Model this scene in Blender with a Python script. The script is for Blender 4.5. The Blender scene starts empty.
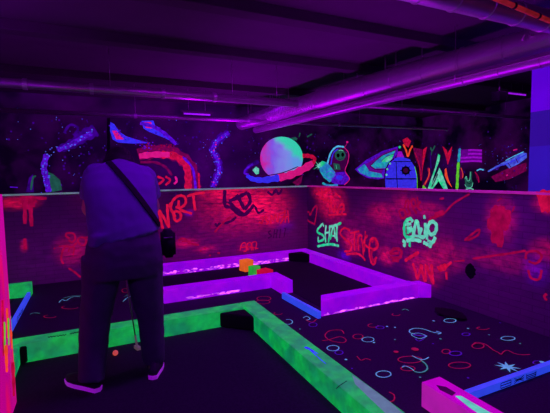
import bpy, bmesh, math, random
from mathutils import Vector, Matrix, noise
from mathutils.bvhtree import BVHTree
random.seed(7)
SC = bpy.context.scene
COL = SC.collection
pi = math.pi

# ------------------------------------------------------------------ camera
FPX, CX, CY, EYE = 392.0, 275.0, 206.5, 1.40
def cray(px, py): return Vector(((px-CX)/FPX, -(py-CY)/FPX, -1.0))
AX = cray(1120, 162).normalized()
AY = cray(92, 179.4); AY = (AY - AX*AX.dot(AY)).normalized()
AZ = AX.cross(AY)
M3 = Matrix((AX, AY, AZ))                      # camera vector -> world
cam_d = bpy.data.cameras.new('camera'); cam = bpy.data.objects.new('camera', cam_d); COL.objects.link(cam)
cam_d.sensor_width = 36; cam_d.lens = FPX/550*36; cam_d.clip_end = 100
cam.matrix_world = Matrix.Translation((0, 0, EYE)) @ M3.to_4x4()
SC.camera = cam
EYEP = Vector((0, 0, EYE))
def ray(px, py): return M3 @ cray(px, py)
# measured points of the photograph, taken onto the real surface they lie on
def on_z(px, py, z=0.0):
    d = ray(px, py); return EYEP + d*((z-EYE)/d.z)
def on_y(px, py, y):
    d = ray(px, py); return EYEP + d*(y/d.y)
def on_x(px, py, x):
    d = ray(px, py); return EYEP + d*(x/d.x)

SC.view_settings.view_transform = 'Standard'
SC.view_settings.look = 'None'
SC.view_settings.exposure = 0; SC.view_settings.gamma = 1
SC.view_settings.use_curve_mapping = False

# ------------------------------------------------------------------ materials
def s2l(c):
    c /= 255.0
    return c/12.92 if c <= .04045 else ((c+.055)/1.055)**2.4
def C(r, g, b): return (s2l(r), s2l(g), s2l(b), 1)
def newmat(name):
    m = bpy.data.materials.new(name); m.use_nodes = True
    nt = m.node_tree
    return m, nt, nt.nodes['Principled BSDF']
def node(nt, t, **kw):
    n = nt.nodes.new(t)
    for k, v in kw.items():
        if k in n.inputs: n.inputs[k].default_value = v
        else: setattr(n, k, v)
    return n
def mixcol(nt, fac, a, b):
    n = nt.nodes.new('ShaderNodeMix'); n.data_type = 'RGBA'
    for sock, v in ((n.inputs['Factor'], fac), (n.inputs[6], a), (n.inputs[7], b)):
        if isinstance(v, (tuple, float, int)): sock.default_value = v
        else: nt.links.new(v, sock)
    return n.outputs[2]
def plain(name, col, rough=.6, metal=0, var=.25, scale=9, bump=0.0, spec=.3):
    m, nt, b = newmat(name)
    tc = node(nt, 'ShaderNodeTexCoord')
    nz = node(nt, 'ShaderNodeTexNoise', Scale=scale, Detail=4.0)
    nt.links.new(tc.outputs['Object'], nz.inputs['Vector'])
    dk = tuple(c*(1-var) for c in col[:3])+(1,); lt = tuple(min(1, c*(1+var)) for c in col[:3])+(1,)
    nt.links.new(mixcol(nt, nz.outputs['Fac'], dk, lt), b.inputs['Base Color'])
    b.inputs['Roughness'].default_value = rough; b.inputs['Metallic'].default_value = metal
    b.inputs['Specular IOR Level'].default_value = spec
    if bump:
        bp = node(nt, 'ShaderNodeBump', Strength=bump, Distance=.01)
        nt.links.new(nz.outputs['Fac'], bp.inputs['Height']); nt.links.new(bp.outputs[0], b.inputs['Normal'])
    return m
def fluo(name, base, glow, strength=1.0, scale=11, lo=.75, hi=1.25, rough=.7, glow2=None, stretch=(1, 1, 1), spec=.2):
    """ultraviolet-reactive paint: a pigment that gives off light of its own, mottled by how thickly it was rolled on"""
    m, nt, b = newmat(name)
    tc = node(nt, 'ShaderNodeTexCoord')
    mp = node(nt, 'ShaderNodeMapping'); mp.inputs['Scale'].default_value = stretch
    nt.links.new(tc.outputs['Object'], mp.inputs['Vector'])
    nz = node(nt, 'ShaderNodeTexNoise', Scale=scale, Detail=5.0, Roughness=.6)
    nt.links.new(mp.outputs[0], nz.inputs['Vector'])
    rp = node(nt, 'ShaderNodeMapRange'); nt.links.new(nz.outputs['Fac'], rp.inputs['Value'])
    rp.inputs['From Min'].default_value = .32; rp.inputs['From Max'].default_value = .68
    rp.inputs['To Min'].default_value = lo*strength; rp.inputs['To Max'].default_value = hi*strength
    b.inputs['Base Color'].default_value = base
    b.inputs['Roughness'].default_value = rough
    b.inputs['Specular IOR Level'].default_value = spec
    if glow2:
        nz2 = node(nt, 'ShaderNodeTexNoise', Scale=scale*.45, Detail=3.0)
        nt.links.new(mp.outputs[0], nz2.inputs['Vector'])
        r2 = node(nt, 'ShaderNodeMapRange'); nt.links.new(nz2.outputs['Fac'], r2.inputs['Value'])
        r2.inputs['From Min'].default_value = .4; r2.inputs['From Max'].default_value = .6
        nt.links.new(mixcol(nt, r2.outputs[0], glow, glow2), b.inputs['Emission Color'])
    else:
        b.inputs['Emission Color'].default_value = glow
    nt.links.new(rp.outputs[0], b.inputs['Emission Strength'])
    return m

M = {}
# paint colours
M['green'] = fluo('fluorescent_green_paint', (.08, .26, .13, 1), C(0, 176, 72), .84, 17, .6, 1.2, glow2=C(0, 138, 86))
M['bare_green'] = fluo('worn_pale_green_paint', (.22, .34, .30, 1), C(82, 128, 128), .75, 20)
M['purple'] = fluo('fluorescent_violet_paint', (.32, .05, .48, 1), C(152, 0, 216), .92, 14, .75, 1.15, glow2=C(128, 0, 214))
M['magenta'] = fluo('fluorescent_magenta_paint', (.6, .15, .5, 1), C(200, 0, 178), .62, 7, .8, 1.2)
M['scuff'] = fluo('bare_white_scuff', (.8, .7, .8, 1), C(215, 80, 245), .8, 30, .5, 1.3)
M['blue'] = fluo('fluorescent_blue_board', (.2, .3, .6, 1), C(35, 68, 225), .85, 8, .85, 1.15)
M['ink'] = plain('dark_ink', (.006, .004, .03, 1), .8)
M['black'] = plain('black_paint', (.006, .004, .010, 1), .85, var=.3)
M['felt'] = plain('black_felt', (.030, .015, .042, 1), .95, var=.4, scale=60, spec=.1)
def paint(name, rgb, st=1.0, **k):
    c = C(*rgb); return fluo(name, tuple(min(.6, x*.8) for x in c[:3])+(1,), c, st, **dict(dict(scale=14, lo=.7, hi=1.2), **k))
M['p_red'] = paint('red_spray_paint', (192, 10, 62), lo=.45)
M['p_bright'] = paint('bright_red_spray_paint', (200, 14, 60), lo=.6)
M['p_dimred'] = paint('thin_red_spray_paint', (150, 2, 62), lo=.5)
M['p_orange'] = paint('orange_spray_paint', (235, 70, 40))
M['p_pink'] = paint('pink_spray_paint', (205, 20, 120))
M['p_green'] = paint('green_spray_paint', (30, 195, 130), glow2=C(110, 200, 180))
M['p_pale'] = paint('pale_green_spray_paint', (95, 200, 165))
M['p_lime'] = paint('lime_spray_paint', (90, 190, 40))
M['p_teal'] = paint('teal_spray_paint', (30, 160, 175), glow2=C(40, 110, 190))
M['p_cyan'] = paint('cyan_spray_paint', (80, 180, 230))
M['p_blue'] = paint('blue_spray_paint', (52, 42, 225))
M['p_sky'] = paint('pale_blue_spray_paint', (80, 105, 225), glow2=C(60, 60, 200))
M['p_violet'] = paint('violet_spray_paint', (82, 10, 190), lo=.35, hi=1.3)
M['p_haze'] = paint('thin_violet_spray_paint', (58, 0, 128), lo=.2, hi=1.2, scale=4)
M['p_flag'] = paint('purple_spray_paint', (150, 10, 190))
M['p_flag2'] = paint('dull_purple_spray_paint', (95, 0, 130))
M['p_maroon'] = paint('maroon_spray_paint', (110, 0, 72), lo=.4)
M['p_dark'] = fluo('dark_violet_spray_paint', (.05, .006, .10, 1), C(62, 0, 58), .8, 14, .5, 1.2)
M['p_dkgreen'] = paint('dull_green_spray_paint', (28, 80, 70))
M['p_plum'] = paint('plum_spray_paint', (58, 0, 62))
M['c_red'] = paint('red_carpet_yarn', (165, 14, 70), .62)
M['c_cyan'] = paint('cyan_carpet_yarn', (105, 175, 220), .62)
M['c_teal'] = paint('teal_carpet_yarn', (70, 150, 150), .62)
M['c_purple'] = paint('purple_carpet_yarn', (82, 20, 175), .62)
M['b_orange'] = fluo('orange_block_paint', (.6, .2, .05, 1), C(225, 95, 20), .85)
M['b_green'] = fluo('green_block_paint', (.1, .5, .08, 1), C(30, 165, 45), .85)
M['b_red'] = fluo('red_block_paint', (.6, .05, .05, 1), C(190, 8, 50), .8)
M['metal'] = plain('galvanised_steel', (.78, .72, .78, 1), .38, .6, .12, 5)
M['pipe'] = plain('steel_pipe', (.6, .5, .58, 1), .4, .7, .2, 8)
M['ceil'] = plain('painted_ceiling', (.125, .05, .12, 1), .8, var=.2, scale=1.2)
M['beam'] = plain('painted_beam', (.095, .04, .09, 1), .8, var=.2, scale=2)
M['skin'] = plain('skin', (.62, .34, .30, 1), .55, var=.05)
M['hair'] = plain('dark_hair', (.012, .008, .010, 1), .6, var=.4, scale=40, bump=.4)
M['shirt'] = plain('grey_cotton', (.20, .22, .42, 1), .9, var=.06, scale=7, bump=.15, spec=.1)
M['trousers'] = plain('navy_denim', (.12, .07, .17, 1), .9, var=.2, scale=14, bump=.2, spec=.1)
M['shoe'] = plain('dark_shoe_fabric', (.03, .02, .04, 1), .8)
M['sole'] = fluo('white_rubber_sole', (.8, .7, .8, 1), C(140, 8, 190), .55)
M['strap'] = plain('black_webbing', (.010, .008, .014, 1), .8)
M['ball'] = fluo('orange_ball', (.7, .3, .2, 1), C(190, 70, 60), .8)
M['shaft'] = plain('dull_steel_shaft', (.22, .2, .24, 1), .45, .8)
M['putterhead'] = fluo('pale_putter_head', (.2, .2, .18, 1), C(110, 85, 95), .35)
M['tube'] = fluo('ultraviolet_tube', (.3, .1, .6, 1), C(150, 20, 225), 1.0)
M['foil'] = plain('torn_foil', (.8, .7, .75, 1), .3, .8, .3, 40, .6)
M['iris'] = plain('dark_eye', (.02, .015, .012, 1), .3)
M['eyewhite'] = plain('eye_white', (.8, .78, .76, 1), .4)

def wall_mat(name, axis, blobs, base=(.20, .045, .21, 1), brick=True, streak=(2.2, 7)):
    """painted blockwork with overspray of red fluorescent paint round the listed spots (u, z, ru, rz, strength)"""
    m, nt, b = newmat(name)
    L = nt.links.new
    geo = node(nt, 'ShaderNodeNewGeometry'); sep = node(nt, 'ShaderNodeSeparateXYZ'); L(geo.outputs['Position'], sep.inputs[0])
    cmb = node(nt, 'ShaderNodeCombineXYZ'); L(sep.outputs[axis], cmb.inputs[0]); L(sep.outputs[2], cmb.inputs[1])
    acc = None
    for (u, z, ru, rz, s, hue) in blobs:
        sub = node(nt, 'ShaderNodeVectorMath', operation='SUBTRACT'); L(cmb.outputs[0], sub.inputs[0]); sub.inputs[1].default_value = (u, z, 0)
        mul = node(nt, 'ShaderNodeVectorMath', operation='MULTIPLY'); L(sub.outputs[0], mul.inputs[0]); mul.inputs[1].default_value = (1/ru, 1/rz, 0)
        ln = node(nt, 'ShaderNodeVectorMath', operation='LENGTH'); L(mul.outputs[0], ln.inputs[0])
        mr = node(nt, 'ShaderNodeMapRange', interpolation_type='SMOOTHSTEP'); L(ln.outputs['Value'], mr.inputs['Value'])
        mr.inputs['From Min'].default_value = 1; mr.inputs['From Max'].default_value = 0
        mr.inputs['To Min'].default_value = 0; mr.inputs['To Max'].default_value = s
        cc = node(nt, 'ShaderNodeVectorMath', operation='SCALE'); cc.inputs[0].default_value = hue[:3]; L(mr.outputs[0], cc.inputs['Scale'])
        if acc is None: acc = cc.outputs[0]
        else:
            ad = node(nt, 'ShaderNodeVectorMath', operation='ADD'); L(acc, ad.inputs[0]); L(cc.outputs[0], ad.inputs[1]); acc = ad.outputs[0]
    mp = node(nt, 'ShaderNodeMapping'); mp.inputs['Scale'].default_value = (streak[0], streak[1], 1); L(cmb.outputs[0], mp.inputs['Vector'])
    nz = node(nt, 'ShaderNodeTexNoise', Scale=3.4, Detail=9.0, Roughness=.74); L(mp.outputs[0], nz.inputs['Vector'])
    rp = node(nt, 'ShaderNodeMapRange'); L(nz.outputs['Fac'], rp.inputs['Value'])
    rp.inputs['From Min'].default_value = .36; rp.inputs['From Max'].default_value = .66; rp.inputs['To Min'].default_value = .12; rp.inputs['To Max'].default_value = 1.35
    fac = rp.outputs[0]
    br = node(nt, 'ShaderNodeTexBrick', Scale=1.0); L(cmb.outputs[0], br.inputs['Vector'])
    br.inputs['Brick Width'].default_value = .21; br.inputs['Row Height'].default_value = .058; br.inputs['Mortar Size'].default_value = .005; br.inputs['Mortar Smooth'].default_value = .4
    br.inputs['Color1'].default_value = base; br.inputs['Color2'].default_value = tuple(c*.86 for c in base[:3])+(1,)
    br.inputs['Mortar'].default_value = tuple(c*.72 for c in base[:3])+(1,)
    bp = node(nt, 'ShaderNodeBump', Strength=.25, Distance=.004, invert=True); L(br.outputs['Fac'], bp.inputs['Height']); L(bp.outputs[0], b.inputs['Normal'])
    L(br.outputs['Color'], b.inputs['Base Color'])
    inv = node(nt, 'ShaderNodeMapRange'); L(br.outputs['Fac'], inv.inputs['Value']); inv.inputs['To Min'].default_value = 1; inv.inputs['To Max'].default_value = .72
    mm = node(nt, 'ShaderNodeMath', operation='MULTIPLY'); L(fac, mm.inputs[0]); L(inv.outputs[0], mm.inputs[1])
    L(acc, b.inputs['Emission Color']); L(mm.outputs[0], b.inputs['Emission Strength'])
    b.inputs['Roughness'].default_value = .75; b.inputs['Specular IOR Level'].default_value = .15
    return m

# ------------------------------------------------------------------ builders
def link(name, me, mat, parent=None, origin=None):
    """one mesh object; vertices come in world metres"""
    if parent is not None: o0 = Vector(parent['_at'])
    elif origin is not None: o0 = Vector(origin)
    else: o0 = Vector((0, 0, 0))
    me.transform(Matrix.Translation(-o0))
    for m in (mat if isinstance(mat, (list, tuple)) else [mat]): me.materials.append(m)
    o = bpy.data.objects.new(name, me); COL.objects.link(o)
    if parent is not None: o.parent = parent
    else: o.location = o0
    o['_at'] = tuple(o0)
    return o
def tag(o, label=None, cat=None, group=None, kind=None):
    if label: o['label'] = label
    if cat: o['category'] = cat
    if group: o['group'] = group
    if kind: o['kind'] = kind
    return o
def thing(name, at, label, cat, group=None, kind=None):
    o = bpy.data.objects.new(name, None); COL.objects.link(o)
    o.location = at; o['_at'] = tuple(at); o.empty_display_size = .1
    return tag(o, label, cat, group, kind)
def mesh_of(verts, faces, smooth=False):
    me = bpy.data.meshes.new('m'); me.from_pydata([tuple(v) for v in verts], [], faces); me.update()
    if smooth: me.shade_smooth()
    return me
def bm_mesh(bm, smooth=False):
    bmesh.ops.recalc_face_normals(bm, faces=bm.faces)
    me = bpy.data.meshes.new('m'); bm.to_mesh(me); bm.free()
    if smooth: me.shade_smooth()
    return me
def prism_bm(pts, z0, z1, bevel=0.0, bm=None):
    """extruded plan outline"""
    bm = bm or bmesh.new()
    vs = [bm.verts.new((p[0], p[1], z0)) for p in pts]
    f = bm.faces.new(vs)
    r = bmesh.ops.extrude_face_region(bm, geom=[f])
    up = [v for v in r['geom'] if isinstance(v, bmesh.types.BMVert)]
    for v in up: v.co.z = z1
    if bevel:
        bmesh.ops.bevel(bm, geom=list(bm.edges), offset=bevel, segments=2, affect='EDGES', profile=.6)
    return bm
def box_bm(x0, x1, y0, y1, z0, z1, bevel=0.0, bm=None):
    return prism_bm([(x0, y0), (x1, y0), (x1, y1), (x0, y1)], z0, z1, bevel, bm)
def box(name, b, mat, parent=None, bevel=0.0):
    o = ((b[0]+b[1])/2, (b[2]+b[3])/2, b[4])
    return link(name, bm_mesh(box_bm(*b, bevel)), mat, parent, o)
def frame_of(t):
    t = t.normalized(); a = Vector((0, 0, 1)) if abs(t.z) < .9 else Vector((1, 0, 0))
    u = t.cross(a).normalized(); return u, t.cross(u).normalized()
def sweep(pts, rad, seg=14, cap=True, flat=1.0):
    pts = [Vector(p) for p in pts]; n = len(pts)
    rad = rad if isinstance(rad, (list, tuple)) else [rad]*n
    V, F = [], []
    for i, p in enumerate(pts):
        t = pts[min(i+1, n-1)]-pts[max(i-1, 0)]
        u, w = frame_of(t)
        for k in range(seg):
            a = 2*pi*k/seg; V.append(p+u*math.cos(a)*rad[i]+w*math.sin(a)*rad[i]*flat)
    for i in range(n-1):
        for k in range(seg):
            F.append((i*seg+k, i*seg+(k+1) % seg, (i+1)*seg+(k+1) % seg, (i+1)*seg+k))
    if cap: F.append(tuple(range(seg))[::-1]); F.append(tuple((n-1)*seg+k for k in range(seg)))
    return V, F
def merge(*parts):
    V, F = [], []
    for v, f in parts:
        n = len(V); V += list(v); F += [tuple(i+n for i in q) for q in f]
    return V, F
def catmull(P, sub=5):
    P = [Vector(p) for p in P]
    if len(P) < 3: return P
    out = []
    for i in range(len(P)-1):
        a, b, c, d = P[max(i-1, 0)], P[i], P[i+1], P[min(i+2, len(P)-1)]
        for k in range(sub):
            t = k/sub
            out.append(.5*((2*b)+(c-a)*t+(2*a-5*b+4*c-d)*t*t+(3*b-a-3*c+d)*t**3))
    return out+[P[-1]]
# painted strokes: thin films standing on a flat surface with normal n
def ribbon(P, w, n, sub=5, taper=0.0):
    P = catmull(P, sub); n = Vector(n); V, F = [], []
    N = len(P)
    for i, p in enumerate(P):
        t = (P[min(i+1, N-1)]-P[max(i-1, 0)])
        s = t.cross(n); s = s.normalized() if s.length > 1e-9 else Vector((0, 0, 1))
        f = i/max(1, N-1)
        ww = w*.5*(1-taper*f)*(1+.18*math.sin(i*1.9+P[0].x*7)) * (.75 if i in (0, N-1) else 1)
        V += [p+s*ww, p-s*ww]
    for i in range(N-1): F.append((2*i, 2*i+1, 2*i+3, 2*i+2))
    return V, F
def film(parts_by_mat, name, parent, lift, label=None):
    """one film mesh out of [(material key, verts, faces)], later entries lie a hair further out"""
    V, F, mi, keys = [], [], [], []
    for k, (key, v, f) in enumerate(parts_by_mat):
        if key not in keys: keys.append(key)
        n0 = len(V); off = Vector(lift)*(1+.28*k)
        V += [Vector(p)+off for p in v]; F += [tuple(i+n0 for i in q) for q in f]; mi += [keys.index(key)]*len(f)
    me = mesh_of(V, F)
    o = link(name, me, [M[k] for k in keys], parent)
    for p, i in zip(me.polygons, mi): p.material_index = i
    if label: o['label'] = label
    return o
def crop(x0, y0, s):
    return lambda x, y: (x0+x*s, y0+y*s)

# ------------------------------------------------------------------ the setting
YB, XR, YM, XM = 6.05, 3.45, 11.2, 11.4      # partition planes, mural wall planes
ZW, ZC = 1.205, 3.50
fl_m, nt, b = newmat('dark_carpet')
tc = node(nt, 'ShaderNodeTexCoord'); nz = node(nt, 'ShaderNodeTexNoise', Scale=70.0, Detail=4.0); nt.links.new(tc.outputs['Object'], nz.inputs['Vector'])
nt.links.new(mixcol(nt, nz.outputs['Fac'], (.028, .012, .040, 1), (.075, .032, .10, 1)), b.inputs['Base Color'])
b.inputs['Roughness'].default_value = .95; b.inputs['Specular IOR Level'].default_value = .1
M['carpet'] = fl_m
floor = tag(box('floor', (-3.2, 12, -1.6, 11.5, -.1, 0), M['carpet']), kind='structure')
ceiling = tag(box('ceiling', (-3.2, 12, -1.6, 11.5, ZC, ZC+.1), M['ceil']), kind='structure')
for i, (y0, y1, z) in enumerate(((4.5, 4.72, 3.36), (6.2, 6.42, 3.36), (8.6, 8.8, 3.36))):
    tag(box('trim_%d' % (i+1), (-3.2, 12, y0, y1, z, ZC), M['beam'], bevel=.008), kind='structure')
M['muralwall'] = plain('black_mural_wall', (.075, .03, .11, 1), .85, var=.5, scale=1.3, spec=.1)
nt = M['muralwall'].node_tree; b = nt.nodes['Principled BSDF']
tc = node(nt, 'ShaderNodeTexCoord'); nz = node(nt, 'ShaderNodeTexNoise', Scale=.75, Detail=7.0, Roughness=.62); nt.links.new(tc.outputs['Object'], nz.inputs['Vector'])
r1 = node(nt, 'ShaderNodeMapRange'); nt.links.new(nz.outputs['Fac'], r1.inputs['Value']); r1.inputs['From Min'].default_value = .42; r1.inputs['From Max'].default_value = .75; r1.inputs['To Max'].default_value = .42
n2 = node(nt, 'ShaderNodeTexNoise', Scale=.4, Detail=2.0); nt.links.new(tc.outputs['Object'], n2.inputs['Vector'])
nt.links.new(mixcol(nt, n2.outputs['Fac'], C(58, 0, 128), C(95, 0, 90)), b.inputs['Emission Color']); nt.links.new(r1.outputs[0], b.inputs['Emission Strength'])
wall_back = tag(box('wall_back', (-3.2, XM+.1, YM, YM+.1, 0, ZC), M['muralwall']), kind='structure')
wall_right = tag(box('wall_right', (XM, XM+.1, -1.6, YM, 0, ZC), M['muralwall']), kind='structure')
M['sidewall'] = plain('dark_side_wall', (.08, .05, .10, 1), .85)
tag(box('wall_left', (-3.2, -3.1, -1.6, YM, 0, ZC), M['sidewall']), kind='structure')
tag(box('wall_front', (-3.1, XM, -1.6, -1.5, 0, ZC), M['sidewall']), kind='structure')

RED, MAG, VIO, PUR = C(225, 10, 50), C(150, 0, 90), C(70, 0, 190), C(70, 0, 85)
def bb(px, py, rx, ry, s, hue):             # spot on the back partition: centre and half sizes as seen, turned into metres there
    p = on_y(px, py, YB); q = on_y(px+rx, py, YB); r = on_y(px, py+ry, YB)
    return (p.x, p.z, abs(q.x-p.x), abs(r.z-p.z), s, hue)
def br_(px, py, rx, ry, s, hue):
    p = on_x(px, py, XR); q = on_x(px+rx, py, XR); r = on_x(px, py+ry, XR)
    return (p.y, p.z, abs(q.y-p.y), abs(r.z-p.z), s, hue)
blobs_b = [bb(245, 205, 60, 38, .85, RED), bb(262, 205, 38, 20, .7, RED), bb(275, 218, 22, 12, .6, RED), bb(222, 192, 32, 12, .8, RED),
           bb(186, 243, 18, 7, .7, RED), bb(206, 249, 16, 6, .5, RED), bb(246, 248, 12, 8, .35, RED),
           bb(189, 213, 7, 5, .7, VIO), bb(18, 203, 30, 10, .75, RED), bb(24, 246, 6, 9, .5, RED), bb(72, 250, 24, 22, .45, RED),
           bb(60, 260, 110, 60, .55, PUR), bb(230, 235, 130, 45, .35, MAG), bb(285, 226, 14, 9, .3, VIO), bb(120, 200, 60, 30, .2, MAG)]
blobs_r = [br_(331, 203, 22, 24, .95, RED), br_(322, 192, 16, 12, .8, RED), br_(352, 242, 14, 18, .8, RED), br_(344, 256, 10, 8, .8, VIO),
           br_(405, 205, 20, 18, .45, RED), br_(382, 214, 22, 16, .5, RED), br_(430, 210, 20, 12, .5, RED), br_(400, 230, 100, 55, .45, MAG),
           br_(386, 256, 12, 13, .85, RED), br_(424, 268, 28, 26, .6, RED), br_(445, 255, 30, 24, .4, RED), br_(500, 220, 24, 32, .6, RED),
           br_(548, 204, 24, 14, .75, RED), br_(500, 240, 90, 60, .45, PUR), br_(500, 260, 70, 18, .25, RED), br_(536, 270, 22, 22, .5, VIO),
           br_(545, 250, 26, 18, .4, RED), br_(490, 285, 110, 60, .3, PUR), br_(520, 215, 60, 40, .3, PUR), br_(345, 228, 40, 28, .4, MAG)]
M['wallb'] = wall_mat('sprayed_brick_back', 0, blobs_b)
M['wallr'] = wall_mat('sprayed_brick_side', 1, blobs_r, streak=(3, 4))
part_back = tag(box('wall_middle', (-3.1, XR, YB, YB+.12, 0, ZW), M['wallb']), kind='structure')
part_right = tag(box('wall_side', (XR, XR+.12, .3, YB+.12, 0, ZW), M['wallr']), kind='structure')
M['capstrip'] = fluo('pale_edge_strip', (.5, .6, .55, 1), C(78, 120, 110), .8, 5, .6, 1.3)
M['capstrip2'] = fluo('pink_edge_strip', (.6, .3, .5, 1), C(150, 20, 100), .8, 5, .6, 1.3)
tag(box('trim_4', (-3.1, XR, YB-.012, YB+.132, ZW, ZW+.02), M['capstrip']), kind='structure')
tag(box('trim_5', (XR-.012, XR+.132, .3, YB+.132, ZW, ZW+.02), M['capstrip2']), kind='structure')
# pink splattered partition end at the left edge of the picture
PINK = C(195, 0, 130)
m, nt, b = newmat('pink_splattered_paint')
geo = node(nt, 'ShaderNodeNewGeometry'); mp = node(nt, 'ShaderNodeMapping'); mp.inputs['Scale'].default_value = (14, 14, 1.6); nt.links.new(geo.outputs['Position'], mp.inputs['Vector'])
nz = node(nt, 'ShaderNodeTexNoise', Scale=1.0, Detail=5.0); nt.links.new(mp.outputs[0], nz.inputs['Vector'])
r1 = node(nt, 'ShaderNodeMapRange'); nt.links.new(nz.outputs['Fac'], r1.inputs['Value']); r1.inputs['From Min'].default_value = .5; r1.inputs['From Max'].default_value = .62
nt.links.new(mixcol(nt, r1.outputs[0], PINK, C(235, 10, 70)), b.inputs['Emission Color'])
b.inputs['Emission Strength'].default_value = .8; b.inputs['Base Color'].default_value = (.6, .1, .4, 1); b.inputs['Roughness'].default_value = .7
M['pinkwall'] = m
part_left = tag(box('wall_near', (-2.2, -.497, 2.72, 2.86, 0, 1.32), M['pinkwall'], bevel=.004), kind='structure')
dr = []
for (x0, y0, x1, y1, w, k) in ((4, 322, 5, 352, .014, 'p_lime'), (7, 308, 8, 338, .012, 'p_orange'), (11, 330, 12, 349, .012, 'p_orange'), (6, 345, 7, 372, .02, 'p_orange'), (2.5, 300, 3.5, 356, .014, 'p_red'), (13, 362, 14, 396, .02, 'p_red'), (8.5, 318, 9, 345, .01, 'p_lime')):
    v, f = ribbon([on_y(x0, y0, 2.72), on_y((x0+x1)/2, (y0+y1)/2, 2.72), on_y(x1, y1, 2.72)], w, (0, -1, 0), taper=.5); dr.append((k, v, f))
film(dr, 'paint_drips', part_left, (0, -.0015, 0), 'orange, yellow and red paint drips')

# blue column beyond the right partition
M['colblue'] = fluo('blue_column_paint', (.12, .12, .4, 1), C(27, 20, 160), .8, 1.5, .9, 1.1)
M['colviolet'] = fluo('violet_light_on_column', (.3, .1, .5, 1), C(75, 0, 205), .8, 1.5, .9, 1.1)
pc = on_y(528, 190, 3.46)
M['colblue2'] = fluo('deep_blue_column_paint', (.10, .09, .32, 1), C(30, 14, 130), .8, 1.5, .9, 1.1)
CXP = 5.5
zb1 = on_x(540, 111, CXP).z; zb2 = on_x(540, 122, CXP).z; zb3 = on_x(540, 146, CXP).z
colm = tag(link('wall_column', bm_mesh(box_bm(CXP, CXP+.68, 2.78, 3.46, 0, zb3)), M['colblue'], None, (CXP+.34, 3.12, 0)), kind='structure')
link('painted_band', bm_mesh(box_bm(CXP, CXP+.68, 2.78, 3.46, zb3, zb1)), M['colblue2'], colm)
link('violet_light_band', bm_mesh(box_bm(CXP, CXP+.68, 2.78, 3.46, zb1, ZC)), M['colviolet'], colm)  # separate violet light on the column top, put into its colour

# ------------------------------------------------------------------ carpet pattern
car = []
def cv(key, pts, w=.012, closed=False):
    w = w*.68
    P = [on_z(x, y, 0) for x, y in pts]
    v, f = ribbon(P, w, (0, 0, 1)); car.append((key, v, f))
def el(key, cx, cy, rx, ry, w=.012, a0=0, a1=2*pi):
    cv(key, [(cx+rx*math.cos(a0+(a1-a0)*k/12), cy+ry*math.sin(a0+(a1-a0)*k/12)) for k in range(13)], w)
def dot(key, x, y, r=.011):
    p = on_z(x, y, 0); car.append((key, [p+Vector((math.cos(a)*r, math.sin(a)*r, 0)) for a in [2*pi*k/8 for k in range(8)]], [tuple(range(8))]))
el('c_red', 264, 298.6, 7, 2.2); el('c_red', 263, 302, 7, 2.0); el('c_red', 278, 313.5, 4, 1.3, a1=4)
el('c_cyan', 288, 322, 4.5, 2.5, a0=-2, a1=2.4)
cv('c_cyan', [(303, 318), (307, 316.6), (310, 319), (306, 320.5)]); cv('c_red', [(306, 320), (312, 322.5), (317, 319)])
el('c_purple', 313, 325, 4, 2)
cv('c_red', [(344, 334), (341, 330.5), (330, 331), (325, 336), (331, 341), (343, 343), (346, 340), (340, 337), (329, 340), (322, 341)])
el('c_cyan', 333, 348.5, 6, 2.7); el('c_purple', 339, 353, 4, 2); dot('c_cyan', 346, 360)
el('c_red', 358, 337, 5, 2.4); el('c_cyan', 368, 340, 6, 2.4); dot('c_cyan', 374, 343); el('c_red', 373, 326, 5, 1.8, a1=4.6); el('c_purple', 380, 328, 4, 1.5)
dot('c_cyan', 387, 327); dot('c_cyan', 395, 328, .01); cv('c_red', [(357, 357), (361, 361), (366, 359.5), (371, 361)])
el('c_cyan', 383.5, 375, 7.5, 3.2); cv('c_red', [(389, 393), (394, 396), (394, 401), (390, 403)])
cv('c_cyan', [(440, 334), (433, 333), (424, 330), (416, 329), (410, 330.6), (410, 333.4), (415, 334.8)], .014)
cv('c_cyan', [(427, 337), (420, 339.4), (413, 337), (412, 334.6), (420, 334.2), (427, 337)], .012); cv('c_purple', [(425, 339), (419, 342), (415, 339.5)], .012)
cv('c_purple', [(413, 335.5), (420, 336.5), (426, 337)], .03); cv('c_cyan', [(436, 332), (441, 333.8), (438, 335)], .016)
el('c_cyan', 450, 321.5, 6, 2.0); dot('c_cyan', 433.6, 321.8); dot('c_cyan', 468, 329.5); cv('c_teal', [(402, 311), (405, 310), (409, 311.5)]); dot('c_teal', 440.5, 340)
dot('c_red', 415, 350.4, .03); dot('c_red', 396, 353, .02); el('c_red', 410, 361, 12, 3.4)
cv('c_cyan', [(412, 357), (418, 360), (424, 361), (429, 358.5)]); cv('c_teal', [(420, 361), (426, 366), (427, 371), (421, 374), (414, 373)], .016); el('c_red', 408, 370, 7, 2.4); cv('c_cyan', [(402, 369), (405, 367.6), (411, 370), (414, 372.5)])
el('c_red', 446, 353, 4, 2.2); el('c_purple', 455.5, 355, 6, 2.2, .016); el('c_red', 459.6, 367, 11, 3.2)
cv('c_red', [(472, 347), (476, 344), (483, 345), (488, 347.5), (493, 351.5), (498, 354), (501, 356), (504, 353), (508, 352), (514, 355), (522, 356.5), (530, 356)]); el('c_red', 478, 347.6, 6, 2.6)
el('c_red', 483, 329.7, 6, 1.4, a1=4.2); el('c_cyan', 508, 340, 7, 2.0); el('c_purple', 537, 364.5, 4, 1.8); dot('c_cyan', 542, 364, .018)
el('c_red', 396, 316, 4, 1.2, a1=4); el('c_purple', 466, 336, 4, 1.4)
st = on_z(507.5, 369, 0); sv = [st+Vector((math.cos(k*pi/8)*(.085 if k % 2 == 0 else .03), math.sin(k*pi/8)*(.085 if k % 2 == 0 else .03), 0)) for k in range(16)]
car.append(('c_cyan', sv+[st], [(k, (k+1) % 16, 16) for k in range(16)]))
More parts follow.
